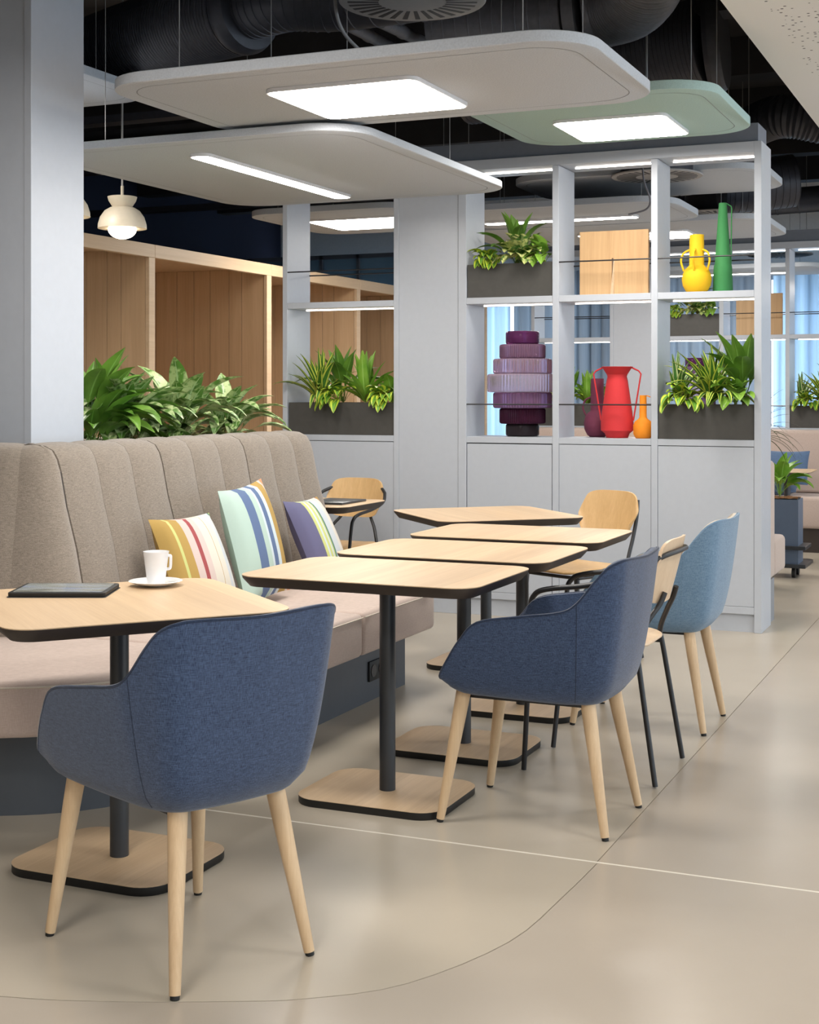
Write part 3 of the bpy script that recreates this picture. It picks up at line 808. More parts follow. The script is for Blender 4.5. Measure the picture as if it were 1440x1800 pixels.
def mulch(parent, w, d, z, rough=0.012):
    rnd = random.Random(5); m = MB()
    nx, ny = max(6, int(w / 0.022)), max(5, int(d / 0.022))
    vs = [(-w / 2 + w * i / nx, -d / 2 + d * j / ny, z + rnd.uniform(-rough, rough) * (0.3 if j in (0, ny) else 1)) for i in range(nx + 1) for j in range(ny + 1)]
    fs = [(i * (ny + 1) + j, (i + 1) * (ny + 1) + j, (i + 1) * (ny + 1) + j + 1, i * (ny + 1) + j + 1) for i in range(nx) for j in range(ny)]
    o = m.add(vs, fs).build('bark_mulch', 'mulch', parent, 0)
    o['kind'] = 'stuff'; o['label'] = 'brown bark mulch'
    return o
planter('dark trough planter on the middle shelf above the purple glass vase', -3.056, -2.527, 1.8905, 0.198, 'dark trough planter on the middle shelf of the farther divider')
planter('dark trough planter on the low shelf at the right end of the divider', -1.898, -1.367, 1.0625, 0.195, 'dark trough planter at the right end of the farther divider')
planter('dark trough planter in the left bay beside the solid panel', -4.262, -3.540, 1.0625, 0.200, 'dark trough planter in the left bay of the farther divider')

bd = thing('wooden_board', 'square light oak board with a split standing on the middle shelf', 'board', (-2.187, D1Y + 0.13, 1.8905), 0, 'oak boards on the dividers')
b1 = MB()
b1.rbox(-0.205, -0.012, -0.016, 0.016, 0, 0.375, 0.002, 1)
b1.rbox(-0.002, 0.205, -0.016, 0.016, 0, 0.375, 0.002, 1)
b1.rbox(-0.013, -0.001, -0.016, 0.016, 0.215, 0.3748, 0.0005, 1)
b1.build('board', 'oak_board', bd, 30)
MB().add([(-0.019, -0.017, 0), (0.004, -0.017, 0), (0.006, -0.017, 0.2), (0.001, -0.017, 0.21), (-0.019, -0.025, 0), (0.002, -0.029, 0), (0.005, -0.018, 0.2), (0.001, -0.018, 0.21)],
         [(4, 5, 6, 7), (0, 3, 2, 1), (0, 1, 5, 4), (1, 2, 6, 5), (2, 3, 7, 6), (3, 0, 4, 7)]).build('splinter', 'oak_light', bd, 0)
TWIN.append((bd, 'oak board standing on the middle shelf of the farther divider'))

pv = thing('glass_vase', 'tiered ribbed purple glass vase standing on the low shelf', 'vase', (-2.772, D1Y + 0.194, 1.0625), 0, 'tiered purple glass vases')
zz = 0.0
for i, (r, h) in enumerate(((.100, .075), (.134, .094), (.172, .095), (.207, .110), (.172, .091), (.134, .087), (.100, .079))):
    r *= 1.01; e = 0.012
    m = MB(); prof = [(r - e, zz), (r - e * 0.3, zz + e * 0.3), (r, zz + e), (r, zz + h - e), (r - e * 0.3, zz + h - e * 0.3), (r - e, zz + h - 0.0002)]
    if 1 <= i <= 5:
        nn = 320
        m.loft([[((q + 0.0036 * math.cos(64 * 2 * PI * j / nn)) * math.cos(2 * PI * j / nn), (q + 0.0036 * math.cos(64 * 2 * PI * j / nn)) * math.sin(2 * PI * j / nn), z_) for j in range(nn)] for q, z_ in prof])
    else: m.lathe(prof, 48)
    m.build('tier', 'glass_%d' % (i + 1), pv, 60); zz += h
TWIN.append((pv, 'tiered purple glass vase on the farther divider'))

def vase(name, label, loc, prof, mat, handles, far, rz=0, n=40):
    t = thing(name, label, 'vase', loc, rz, 'matt coloured metal vases')
    MB().lathe(prof, n).build('body', mat, t, 40)
    for h in handles:
        MB().tube(cat(h[0], 5) if h[1] else h[0], h[2], 8).build('handle', mat, t, 50)
    if far: TWIN.append((t, far))
    return t
hy = [([(0.040, 0, 0.245), (0.075, 0, 0.225), (0.088, 0, 0.18), (0.072, 0, 0.125)], True, 0.006)]
vase('jug_vase', 'matt yellow vase with round belly and looped handles beside the green one', (-1.706, D1Y + 0.125, 1.8905),
     [(0.05, 0), (0.062, 0.012), (0.078, 0.04), (0.084, 0.075), (0.080, 0.105), (0.065, 0.135), (0.048, 0.150), (0.042, 0.158), (0.0405, 0.33), (0.036, 0.33), (0.036, 0.2), (0.0, 0.19)], 'vase_yellow',
     [([(x * math.cos(a), x * math.sin(a), z) for x, _, z in hy[0][0]], True, 0.006) for a in (R(-24), R(188), R(-90))], None)
vase('tall_vase', 'tall slim tapered green vase with one long thin handle', (-1.572, D1Y + 0.195, 1.8905),
     [(0.056, 0), (0.057, 0.003), (0.052, 0.14), (0.050, 0.155), (0.0455, 0.165), (0.022, 0.512), (0.018, 0.512), (0.03, 0.35), (0.0, 0.3)], 'vase_green',
     [([(0.019, 0, 0.509), (0.046, 0, 0.492), (0.049, 0, 0.48), (0.045, 0, 0.16), (0.047, 0, 0.13)], False, 0.0035)], None, rz=R(8))
rh = [(0.075, 0, 0.412), (0.125, 0, 0.388), (0.138, 0, 0.37), (0.133, 0, 0.34), (0.094, 0, 0.10)]
vase('pitcher_vase', 'large matt red vase with flared rim and two angular handles', (-2.172, D1Y + 0.135, 1.0625),
     [(0.062, 0), (0.064, 0.003), (0.072, 0.025), (0.094, 0.042), (0.094, 0.09), (0.088, 0.15), (0.062, 0.33), (0.056, 0.355), (0.062, 0.375), (0.078, 0.398), (0.092, 0.412), (0.089, 0.413), (0.055, 0.36), (0.0, 0.33)], 'vase_red',
     [(rh, False, 0.0045), ([(-x, y, z) for x, y, z in rh], False, 0.0045)], None, rz=R(6))
vase('bottle_vase', 'matt burgundy round-bellied vase half hidden behind the red one', (-2.322, D1Y + 0.245, 1.0625),
     [(0.045, 0), (0.06, 0.012), (0.076, 0.045), (0.08, 0.08), (0.074, 0.115), (0.058, 0.14), (0.042, 0.152), (0.040, 0.16), (0.038, 0.345), (0.034, 0.345), (0.034, 0.2), (0.0, 0.18)], 'vase_magenta',
     [([(-0.040, 0, 0.235), (-0.075, 0, 0.215), (-0.088, 0, 0.17), (-0.068, 0, 0.125)], True, 0.0055)], None)
vase('bottle_vase', 'small matt orange bottle vase with a short spout beside the red one', (-2.010, D1Y + 0.10, 1.0625),
     [(0.040, 0), (0.044, 0.003), (0.056, 0.025), (0.056, 0.075), (0.048, 0.095), (0.026, 0.112), (0.021, 0.122), (0.0195, 0.247), (0.016, 0.247), (0.016, 0.15), (0.0, 0.14)], 'vase_orange',
     [([(0.012, 0, 0.2445), (0.026, 0, 0.2435), (0.042, 0, 0.236)], False, 0.003)], None, rz=R(10))

# ------------------------------------------------------------------ plants
LEAVES = {}
def leaf_mesh(key, mat, L, w, e0, e1, pet, shape, seed):
    rnd = random.Random(seed)
    ns = 11; vs = []; uvs = []; fs = []
    x = z = 0.0; tw = rnd.uniform(-0.25, 0.25); pts = []
    for i in range(ns + 1):
        s = i / ns; el = e0 + (e1 - e0) * (s ** 1.25)
        pts.append((x, z, el)); x += math.cos(el) * L / ns; z += math.sin(el) * L / ns
    sway = rnd.uniform(-0.12, 0.12)
    for i, (px_, pz_, el) in enumerate(pts):
        s = i / ns
        if s <= pet: hw = 0.0025
        else:
            q = (s - pet) / (1 - pet)
            if shape == 'strap': hw = w / 2 * (min(1, 0.55 + q * 2.2)) * (1 - q ** 3.2) ** 0.9
            elif shape == 'heart': hw = w / 2 * min(1, (q * 7 + 0.35)) * (1 - q ** 1.7) ** 0.75 if q > 0 else 0.003
            else: hw = w / 2 * math.sin(PI * min(1, q ** 0.72)) ** 0.85
            hw = max(hw, 0.0012)
        for k in range(5):
            c = k / 2 - 1
            wav = 0.05 * hw * math.sin(s * 11 + seed + c)
            off = abs(c) * hw * 0.42
            nx, nz = -math.sin(el), math.cos(el)
            y = c * hw + sway * s * s * L
            vs.append((px_ + nx * (off + wav) + 0, y + tw * off * c, pz_ + nz * (off + wav)))
            uvs.append((k / 4, s))
    for i in range(ns):
        for k in range(4):
            a = i * 5 + k; fs.append((a, a + 1, a + 6, a + 5))
    me = bpy.data.meshes.new('leaf'); me.from_pydata(vs, [], fs); me.materials.append(MATS[mat])
    ul = me.uv_layers.new(name='UVMap')
    for lp in me.loops: ul.data[lp.index].uv = uvs[lp.vertex_index]
    me.shade_smooth(); me.update()
    LEAVES.setdefault(key, []).append(me)
# kind: list from upright to drooping
def leafset(key, mat, L, w, pet, shape, els):
    for i, (a, b) in enumerate(els): leaf_mesh(key, mat, L, w, R(a), R(b), pet, shape, i * 7 + len(LEAVES))
leafset('aglaonema', 'leaf_silver', 0.36, 0.074, 0.36, 'ovate', ((86, 25), (76, -5), (66, -30), (56, -50), (44, -65), (30, -70)))
leafset('aglagreen', 'leaf_green', 0.38, 0.078, 0.38, 'ovate', ((86, 45), (78, 5), (68, -25), (56, -48), (44, -60), (30, -65)))
leafset('lemon', 'leaf_lemon', 0.26, 0.040, 0.0, 'strap', ((86, 70), (76, 40), (64, 10), (50, -25), (35, -55)))
leafset('whitestrap', 'leaf_white', 0.24, 0.036, 0.0, 'strap', ((88, 75), (78, 50), (64, 20), (50, -15)))
leafset('strap', 'leaf_bright', 0.26, 0.050, 0.05, 'strap', ((88, 78), (78, 55), (66, 25), (50, -5), (38, -30)))
leafset('lily', 'leaf_green', 0.30, 0.062, 0.35, 'ovate', ((86, 60), (80, 40), (72, 0), (60, -30)))
leafset('pothos', 'leaf_pothos', 0.16, 0.068, 0.42, 'heart', ((75, -30), (60, -60), (40, -80), (20, -85)))
leafset('heart', 'leaf_bright', 0.17, 0.075, 0.42, 'heart', ((85, 10), (70, -30), (50, -60), (30, -75)))
leafset('cream', 'leaf_cream', 0.17, 0.07, 0.35, 'ovate', ((80, 20), (65, -10), (45, -40), (30, -55)))
leafset('thin', 'leaf_thin', 0.40, 0.012, 0.0, 'strap', ((80, 20), (65, -20), (45, -45), (25, -65), (5, -75)))
OBST = []       # solid boxes (x0, x1, y0, y1, z0, z1) that leaves must not enter
for y_, d_ in ((D1Y, 0.0),):
    for a_, b_ in ((-4.303, -4.270), (-3.535, -3.060), (-2.523, -2.484), (-1.939, -1.902), (-1.363, -1.323)): OBST.append((a_, b_, y_, y_ + DEP, 0, 2.7))
    for a_, b_ in ((-4.270, -3.535), (-3.060, -2.523), (-2.484, -1.939), (-1.902, -1.363)): OBST.append((a_, b_, y_, y_ + DEP, 1.852, 1.890))
OBST += [(-3.056, -2.527, D1Y + 0.01, D1Y + DEP - 0.01, 1.89, 2.0885), (-1.898, -1.367, D1Y + 0.01, D1Y + DEP - 0.01, 1.062, 1.2575), (-4.262, -3.540, D1Y + 0.01, D1Y + DEP - 0.01, 1.062, 1.2625)]
OBST += [(-3.57, -3.1, 4.0, 6.42, 0.4, 1.145), (-4.345, -4.075, 5.04, 6.41, 0.4, 1.105), (-4.05, -3.58, 5.0, 6.4, 0, 0.985), (-5.2, -3.645, 4.63, 4.99, 0, 3.9)]
OBST += [(-1.77, -1.47, 10.40, 10.66, 0.0, 0.575), (-4.25, -1.33, 8.27, 8.91, 0, 0.94)]
def leaf_clear(me, mat, near):
    P = [mat @ v.co for v in me.vertices]
    N_ = 5; rows_ = len(P) // N_
    Q = P + [(P[i * N_ + k] + P[(i + 1) * N_ + k]) / 2 for i in range(rows_ - 1) for k in range(N_)]
    for p in Q:
        for x0, x1, y0, y1, z0, z1 in near:
            if x0 - .002 < p.x < x1 + .002 and y0 - .002 < p.y < y1 + .002 and z0 - .001 < p.z < z1 + .001: return False
    return True
def plant(name, label, kind, loc, n, scale, seed, group, bias=None, spread=1.0, far=None, parent_name='plant', clampx=None, ymin=None, height=0.0):
    t = thing(name, label, 'plant', loc, 0, group)
    rnd = random.Random(seed); ms = LEAVES[kind]
    MB().tube([(0, 0, -0.03), (0, 0, 0.03 * scale)], 0.008 * scale, 6).build('stem', 'stalk', t, 40)
    L0 = Vector(loc)
    near = [o for o in OBST if o[0] - .6 < L0.x < o[1] + .6 and o[2] - .6 < L0.y < o[3] + .6 and o[4] - .6 < L0.z < o[5] + .6]
    for i in range(n):
        k0 = min(len(ms) - 1, int(i / n * len(ms)))
        for att in range(40):
            az = i * 2.39996 + rnd.uniform(-0.4, 0.4) + (rnd.uniform(-PI, PI) if att > 3 else 0)
            if bias is not None and rnd.random() < 0.5: az = bias + rnd.uniform(-0.9, 0.9)
            k = k0 if att < 14 else rnd.randrange(0, k0 + 1)
            s = scale * rnd.uniform(0.78, 1.1) * (1 if att < 24 else 0.8)
            rr = 0.012 * scale * spread
            q_ = rnd.random() * height
            lo = Vector((math.cos(az) * rr + q_ * rnd.uniform(-0.5, 0.5), math.sin(az) * rr + q_ * rnd.uniform(-0.8, 0.8), q_ + 0.004))
            eu = (rnd.uniform(-0.12, 0.12), rnd.uniform(-0.12, 0.12), az)
            from mathutils import Euler
            M = Matrix.Translation(L0 + lo) @ Euler(eu).to_matrix().to_4x4() @ Matrix.Scale(s, 4)
            if leaf_clear(ms[k], M, near): break
        else: continue
        o = bpy.data.objects.new('leaf', ms[k]); COL.objects.link(o); o.parent = t
        o.location = lo; o.rotation_euler = eu; o.scale = (s, s, s)
    if far: TWIN.append((t, far))
    return t
GD = 'plants in the trough planters'
yc = D1Y + DEP / 2
# left bay planter
zt1 = 1.2660
plant('dracaena', 'yellow-edged dracaena rosette at the left of the left bay planter', 'lemon', (-4.09, yc - 0.06, zt1), 38, 1.2, 11, GD, bias=-1.6, far='yellow-edged rosette in the far left bay planter')
plant('peace_lily', 'taller dark green plant behind the yellow-edged rosette', 'lily', (-3.985, yc + 0.06, zt1), 16, 1.15, 12, GD, far='dark green plant in the far left bay planter')
plant('dracaena', 'plain green strap-leaved rosette in the middle of the left bay planter', 'strap', (-3.79, yc - 0.02, zt1), 30, 1.2, 13, GD, far='green strap-leaved rosette in the far left bay planter')
plant('pothos', 'trailing pothos with yellow-edged leaves hanging over the left bay planter', 'pothos', (-3.93, yc - 0.115, zt1), 18, 1.1, 14, GD, bias=-1.6, far='trailing pothos in the far left bay planter')
plant('pothos', 'small yellow-green pothos beside the solid panel', 'pothos', (-3.62, yc - 0.085, zt1), 26, 1.0, 15, GD, bias=-1.7, clampx=(0.3, 0.07, 0.17), far='small pothos beside the far solid panel')
plant('heart_leaf', 'light green heart-leaved plant behind the small pothos', 'heart', (-3.64, yc + 0.05, zt1), 20, 1.1, 16, GD, clampx=(0.3, 0.09, 0.17), far='heart-leaved plant in the far left bay planter')
# upper planter
zt2 = 2.0920
plant('peace_lily', 'broad-leaved green plant standing tallest in the middle shelf planter', 'lily', (-2.80, yc + 0.02, zt2), 18, 1.08, 21, GD, far='broad-leaved green plant in the far middle shelf planter')
plant('pothos', 'small-leaved bright pothos at the left of the middle shelf planter', 'pothos', (-2.955, yc - 0.06, zt2), 30, 0.95, 22, GD, bias=-1.6, clampx=(0.08, 0.3, 0.16), far='small-leaved pothos in the far middle shelf planter')
plant('dieffenbachia', 'cream-speckled dieffenbachia in the centre of the middle shelf planter', 'cream', (-2.735, yc - 0.07, zt2), 28, 1.2, 23, GD, bias=-1.5, far='cream-speckled plant in the far middle shelf planter')
plant('heart_leaf', 'glossy heart-leaved plant at the right of the middle shelf planter', 'heart', (-2.60, yc - 0.07, zt2), 18, 1.05, 24, GD, bias=-1.7, clampx=(0.3, 0.06, 0.17), far='glossy heart-leaved plant in the far middle shelf planter')
# right low planter
plant('dracaena', 'upright white-edged dracaena at the left of the right end planter', 'whitestrap', (-1.825, yc + 0.0, zt1), 22, 1.12, 31, GD, clampx=(0.06, 0.3, 0.24), far='white-edged dracaena in the far right end planter')
plant('pothos', 'yellow-green pothos spilling over the right end planter', 'pothos', (-1.765, yc - 0.11, zt1), 24, 1.1, 32, GD, bias=-1.5, clampx=(0.12, 0.3, 0.16), far='yellow-green pothos spilling over the far right end planter')
plant('dracaena', 'yellow-striped dracaena rosette in the centre of the right end planter', 'lemon', (-1.615, yc - 0.05, zt1), 40, 1.25, 33, GD, bias=-1.6, far='yellow-striped rosette in the far right end planter')
plant('peace_lily', 'tall dark green plant at the right of the right end planter', 'lily', (-1.455, yc + 0.04, zt1), 20, 1.35, 34, GD, clampx=(0.3, 0.10, 0.24), far='tall dark green plant in the far right end planter')
plant('heart_leaf', 'glossy green heart-leaved plant at the right front of the right end planter', 'heart', (-1.475, yc - 0.10, zt1), 20, 1.1, 35, GD, bias=-1.7, clampx=(0.3, 0.09, 0.17), far='glossy heart-leaved plant in the far right end planter')

index_kids()
for o, lab in TWIN:
    c = copy_tree(o)
    setloc(c, 0.0, D2Y - D1Y, DZ2)
    c['label'] = lab

# ------------------------------------------------------------------ planting trough behind the sofa
tp = thing('planter', 'long trough planter hidden between the two sofa backs', 'planter', (-3.815, 5.70, 0))
MB().box(-0.23, 0.23, -0.68, 0.68, 0, 0.975).build('trough', 'planter_metal', tp, 0)
mulch(tp, 0.44, 1.34, 0.985)
GB = 'leafy plants behind the sofa'
plant('aglaonema', 'large dark leafy plant right beside the tall pale partition', 'aglagreen', (-3.80, 5.24, 1.0), 54, 1.12, 42, GB, bias=0.1, ymin=5.0, height=0.13)
plant('aglaonema', 'silver-patterned leafy plant with one pale upright leaf behind the sofa', 'aglaonema', (-3.79, 5.46, 1.0), 46, 1.15, 46, GB, bias=-0.4, ymin=5.0, height=0.12)
plant('aglaonema', 'big silver-green leafy plant in the middle behind the sofa', 'aglaonema', (-3.78, 5.90, 1.0), 60, 1.12, 43, GB, bias=-0.5, height=0.13)
plant('aglaonema', 'silver-green leafy plant hanging over the end of the sofa back', 'aglaonema', (-3.74, 6.31, 1.0), 54, 1.0, 44, GB, bias=-0.3, height=0.12)

# ------------------------------------------------------------------ tall pale partition at the left
pp = thing('partition', 'tall pale grey partition rising behind the near end of the sofa', 'partition', (0, 0, 0))
MB().rbox(-3.685, -3.65, 4.637, 4.985, 0, 3.88, 0.0015, 1).build('end_panel', 'paint_grey', pp, 30)
MB().box(-5.2, -3.6855, 4.643, 4.98, 0, 3.88).build('face_panel', 'paint_grey', pp, 0)

# ------------------------------------------------------------------ timber booths
bx0, bx1 = -7.3, -5.45
edges = [6.61, 8.25, 9.89, 11.53, 13.17, 14.81]
names = ['timber booth directly behind the pendant lamp', 'second timber booth beyond the pendant lamp', 'third timber booth, seen left of the divider post',
         'fourth timber booth, seen through the divider', 'farthest timber booth, seen through the divider']
for i in range(5):
    y0, y1 = edges[i], edges[i + 1]
    t = thing('timber_booth', names[i], 'booth', (0, 0, 0), 0, 'row of timber booths')
    MB().rbox(bx1 - 0.05, bx1, y0, y1 - 0.002, 2.245, 2.335, 0.002, 1).build('fascia', 'oak_light', t, 30)
    MB().rbox(bx0, bx1 - 0.051, y0, y1 - 0.002, 2.30, 2.33, 0.002, 1).build('roof_panel', 'oak_panel', t, 30)
    MB().rbox(bx1 - 0.03, bx1, y1 - 0.075, y1 - 0.002, 0, 2.2445, 0.002, 1).build('front_edge', 'oak_light', t, 30)
    MB().box(bx0 + 0.03, bx1 - 0.031, y1 - 0.055, y1 - 0.004, 0, 2.299).build('divider_core', 'oak_panel', t, 0)
    x = bx1 - 0.031; k = 0
    while x > bx0 + 0.1:
        w = [0.20, 0.115, 0.175, 0.15, 0.16][k % 5]
        MB().rbox(max(x - w, bx0 + 0.03) + 0.002, x - 0.002, y1 - 0.072, y1 - 0.0555, 0, 2.299, 0.001, 1).build('plank', 'oak_panel', t, 30)
        x -= w; k += 1
    MB().box(bx0, bx0 + 0.029, y0, y1 - 0.002, 0, 2.299).build('back_panel', 'oak_panel', t, 0)
    MB().rbox(bx0 + 0.03, bx0 + 0.55, y0 + 0.01, y1 - 0.08, 0, 0.45, 0.02).build('bench', 'seat_cloth', t, 40)
# glazed partition beyond the booths
gp = thing('glass_partition', 'bluish glazed partition above the far end of the booths', 'partition', (0, 0, 0))
for i in range(7):
    xa = -9.4 + i * 0.5
    MB().box(xa + 0.02, xa + 0.48, 15.6, 15.61, 0.05, 2.95).build('pane', 'pane_blue', gp, 0)
    MB().box(xa - 0.02, xa + 0.02, 15.57, 15.64, 0, 3.0).build('mullion', 'slate_paint_and_shade', gp, 0)
MB().box(-9.4, -5.9, 15.57, 15.64, 2.95, 3.0).build('head_rail', 'slate_paint_and_shade', gp, 0)

# ------------------------------------------------------------------ pendant lamps
def pendant(label, p):
    t = thing('pendant_lamp', label, 'lamp', (p.x, p.y, 0), 0, 'cream pendant lamps by the booths')
    z = p.z          # rim height of the shade
    r = 0.136
    pr = [(r, z), (r * 0.99, z + 0.025), (r * 0.90, z + 0.065), (r * 0.72, z + 0.10), (r * 0.5, z + 0.118), (r * 0.40, z + 0.122)]
    MB().lathe(pr[::1], 40).build('shade_core', 'cream_metal', t, 50)
    o = MB().lathe([(r * 0.40, z + 0.1225), (r * 0.44, z + 0.13), (r * 0.56, z + 0.155), (r * 0.605, z + 0.178), (r * 0.56, z + 0.180), (0.01, z + 0.165)], 40)
    o.build('cup', 'cream_metal', t, 50)
    g_ = MB(); pr = [(0.079 * math.cos(R(a)), z - 0.002 + 0.079 * 0.72 * math.sin(R(a)) - 0.0) for a in range(-88, 2, 11)]
    g_.lathe(pr, 32).build('globe', 'globe_warm', t, 60)
    MB().tube([(0, 0, z + 0.165), (0, 0, z + 0.24)], 0.009, 10).build('cable_gland', 'cream_metal', t, 50)
    MB().tube([(0, 0, z + 0.24), (0, 0, 3.9)], 0.006, 8).build('cord', 'wire', t, 50)
    return t
pendant('cream dome pendant lamp with glowing globe hanging before the booths', pt(215, 402, 8.0))
pendant('second cream pendant lamp mostly hidden behind the tall partition', pt(112, 381, 7.45))

# ------------------------------------------------------------------ suspended acoustic panels with lights
def panel(label, x0, x1, y0, y1, z, mat='felt_grey', light=None, r=0.24, th=0.045, wires=True):
    cx, cy = (x0 + x1) / 2, (y0 + y1) / 2; w, d = x1 - x0, y1 - y0
    t = thing('ceiling_panel', label, 'ceiling panel', (cx, cy, z), 0, 'suspended felt ceiling panels')
    MB().loft([ring(rrect(w - 0.006, d - 0.006, r, 10), 0), ring(rrect(w, d, r, 10), 0.003), ring(rrect(w, d, r, 10), th - 0.003), ring(rrect(w - 0.006, d - 0.006, r, 10), th)]).build('felt_panel', mat, t, 40)
    a = ring(rrect(w - 0.15, d - 0.15, r * 0.75, 10), -0.0006); b = ring(rrect(w - 0.156, d - 0.156, r * 0.75, 10), -0.0006)
    m = MB().loft([a, b], False, False); m.build('groove', 'felt_line', t, 0)
    if light:
        lx0, lx1, ly0, ly1, lr = light
        lw, ld, ox, oy = lx1 - lx0, ly1 - ly0, (lx0 + lx1) / 2 - cx, (ly0 + ly1) / 2 - cy
        MB().loft([ring(rrect(lw + 0.016, ld + 0.016, lr + 0.008, 5, ox, oy), -0.016), ring(rrect(lw + 0.016, ld + 0.016, lr + 0.008, 5, ox, oy), -0.0008)]).build('light_frame', 'light_frame', t, 40)
        o = MB(); p = ring(rrect(lw, ld, lr, 5, ox, oy), -0.0175)
        o.add(p, [tuple(reversed(range(len(p))))]); o.build('light_diffuser', 'lamp_white', t, 0)
    if wires:
        for sx in (-0.36, 0.36):
            for sy in (-0.33, 0.33):
                MB().tube([(w * sx, d * sy, th - 0.002), (w * sx, d * sy, 3.9 - z)], 0.0022, 5).build('suspension_wire', 'wire', t, 40)
    return t
panel('large pale grey ceiling panel with a bright rectangular light, nearest of the panels in view', -3.29, -1.336, 4.543, 5.659, 2.50, light=(-2.70, -2.074, 4.843, 5.414, 0.04), r=0.22, th=0.042)
panel('pale grey ceiling panel with a slim strip light hanging below the largest panel', -4.373, -2.621, 5.455, 7.556, 2.45, light=(-3.614, -3.518, 5.752, 7.323, 0.035), th=0.036)
panel('green ceiling panel with a rectangular light above the divider', -2.53, -1.29, 6.39, 7.63, 2.70, 'felt_green', light=(-2.19, -1.62, 6.90, 7.47, 0.04))
panel('grey ceiling panel glimpsed beside the dark duct at far left', -5.4, -4.13, 5.03, 6.3, 2.85, light=(-5.2, -4.65, 5.35, 5.95, 0.04))  # its light, hidden from view, is added to brighten the booths
# unseen lit panels added over the camera to light the foreground
panel('unseen pale grey ceiling panel with a light, added above the nearest table', -3.57, -1.45, 2.6, 3.8, 2.75, light=(-2.93, -2.25, 2.92, 3.54, 0.04))
panel('unseen green ceiling panel with a light, added above the camera', -2.4, -0.6, 0.3, 1.5, 2.75, 'felt_green', light=(-1.85, -1.15, 0.6, 1.2, 0.04))
panel('unseen pale grey ceiling panel with a light, added behind the camera', -3.4, -1.5, -2.2, -1.0, 2.75, light=(-2.8, -2.1, -1.9, -1.3, 0.04))
# panels beyond the divider
panel('grey ceiling panel with a strip light just behind the divider', -3.90, -2.15, 9.35, 10.5, 2.60, light=(-3.7, -2.55, 9.98, 10.09, 0.03), r=0.3)
panel('grey ceiling panel with a wide light behind the oak board', -4.2, -1.75, 10.55, 11.9, 2.60, light=(-3.3, -2.42, 11.05, 11.55, 0.04))
panel('plain grey ceiling panel behind the green vase', -3.3, -1.55, 9.3, 10.45, 2.42 + 0.36, r=0.3)
panel('grey ceiling panel with a light seen through the left divider bay', -5.28, -3.95, 9.1, 10.5, 2.62, light=(-4.94, -4.2, 9.5, 10.1, 0.04))
panel('green ceiling panel with a light before the curtains', -3.6, -1.2, 13.6, 14.8, 2.75, 'felt_green', light=(-3.0, -2.0, 13.9, 14.4, 0.04))
panel('far grey ceiling panel with a strip light by the curtains', -4.3, -1.9, 15.0, 16.1, 2.62, light=(-3.9, -2.3, 15.5, 15.62, 0.03))
panel('far grey ceiling panel at the right by the curtains', -1.8, 0.6, 15.0, 16.2, 2.45, light=(-1.6, 0.3, 15.4, 15.6, 0.03))

# ------------------------------------------------------------------ ducts, pipes, diffusers
DUCTS = []
def ribduct(name, label, pts, r, pitch, amp, mat='duct_dark', n=28, per=8):
    P = cat(pts, per); out = [P[0]]; L = 0; acc = 0
    dense = []
    for i in range(len(P) - 1):
        seg = (P[i + 1] - P[i]).length; k = max(1, int(seg / (pitch / 2)))
        for j in range(k): dense.append(P[i].lerp(P[i + 1], j / k))
    dense.append(P[-1])
    rs = [r + (amp if i % 2 else 0) for i in range(len(dense))]
    o = MB().tube(dense, rs, n).build(name, mat, None, 20)
    DUCTS.append(([p.copy() for p in dense], r + amp))
    return tag(o, label, 'duct')
def seamduct(name, label, pts, r, pitch, mat='duct_dark'):
    P = cat(pts, 6); dense = []; rs = []
    for i in range(len(P) - 1):
        seg = (P[i + 1] - P[i]).length; k = max(1, round(seg / pitch)); d = (P[i + 1] - P[i]) / k
        for j in range(k):
            q = P[i] + d * j
            for f, a in ((0, 0), (0.86, 0), (0.89, 0.004), (0.94, 0.004), (0.97, 0)):
                dense.append(q + d * f); rs.append(r + a)
    dense.append(P[-1]); rs.append(r)
    DUCTS.append(([p.copy() for p in dense], r + 0.004))
    return tag(MB().tube(dense, rs, 28).build(name, mat, None, 25), label, 'duct')
a0, a1, a2, a3 = pt(150, 104, 7.75), pt(215, 80, 7.49), pt(330, 45, 7.08), pt(418, 22, 6.84)
ribduct('flexible_duct', 'thick black ribbed flexible duct at the upper left', [a0, a1, a2, a3], 0.20, 0.018, 0.004)
dirn = (a3 - a2).normalized()
tag(MB().tube([a3, a3 + dirn * 0.02, a3 + dirn * 0.05, a3 + dirn * 0.09, a3 + dirn * 0.10], [0.200, 0.208, 0.208, 0.190, 0.15], 32).build('duct_collar', 'duct_dark', None, 25), 'round collar joining the thick and the slimmer duct', 'duct collar')
seamduct('spiral_duct', 'slimmer dark spiral duct running on from the collar', [a3 + dirn * 0.1, a3 + dirn * 0.35, pt(600, -2, 6.55), pt(800, -30, 6.3)], 0.145, 0.09)
e0 = pt(760, 62, 7.5); e1 = pt(1000, 28, 7.25)
seamduct('spiral_duct', 'grey-brown spiral duct crossing behind the large ceiling panel', [e0, pt(880, 44, 7.4), e1], 0.17, 0.16, 'duct_grey')
de = (e1 - e0).normalized()
tag(MB().tube([e1, e1 + de * 0.03, e1 + de * 0.06], [0.185, 0.187, 0.185], 32).build('duct_collar', 'duct_grey', None, 25), 'clamped collar on the grey-brown duct', 'duct collar')
ribduct('duct_elbow', 'ribbed grey duct elbow bending upward at the top of the picture', [e1 + de * 0.06, pt(1065, 18, 7.2), pt(1110, 2, 7.0), pt(1140, -40, 6.75), pt(1150, -110, 6.5)], 0.18, 0.016, 0.003, 'duct_grey')
seamduct('spiral_duct', 'wide black duct behind the ribbed elbow', [pt(820, 140, 9.6), pt(1040, 105, 9.2), pt(1245, 70, 8.8)], 0.30, 0.03)
f1 = pt(1245, 70, 8.8)
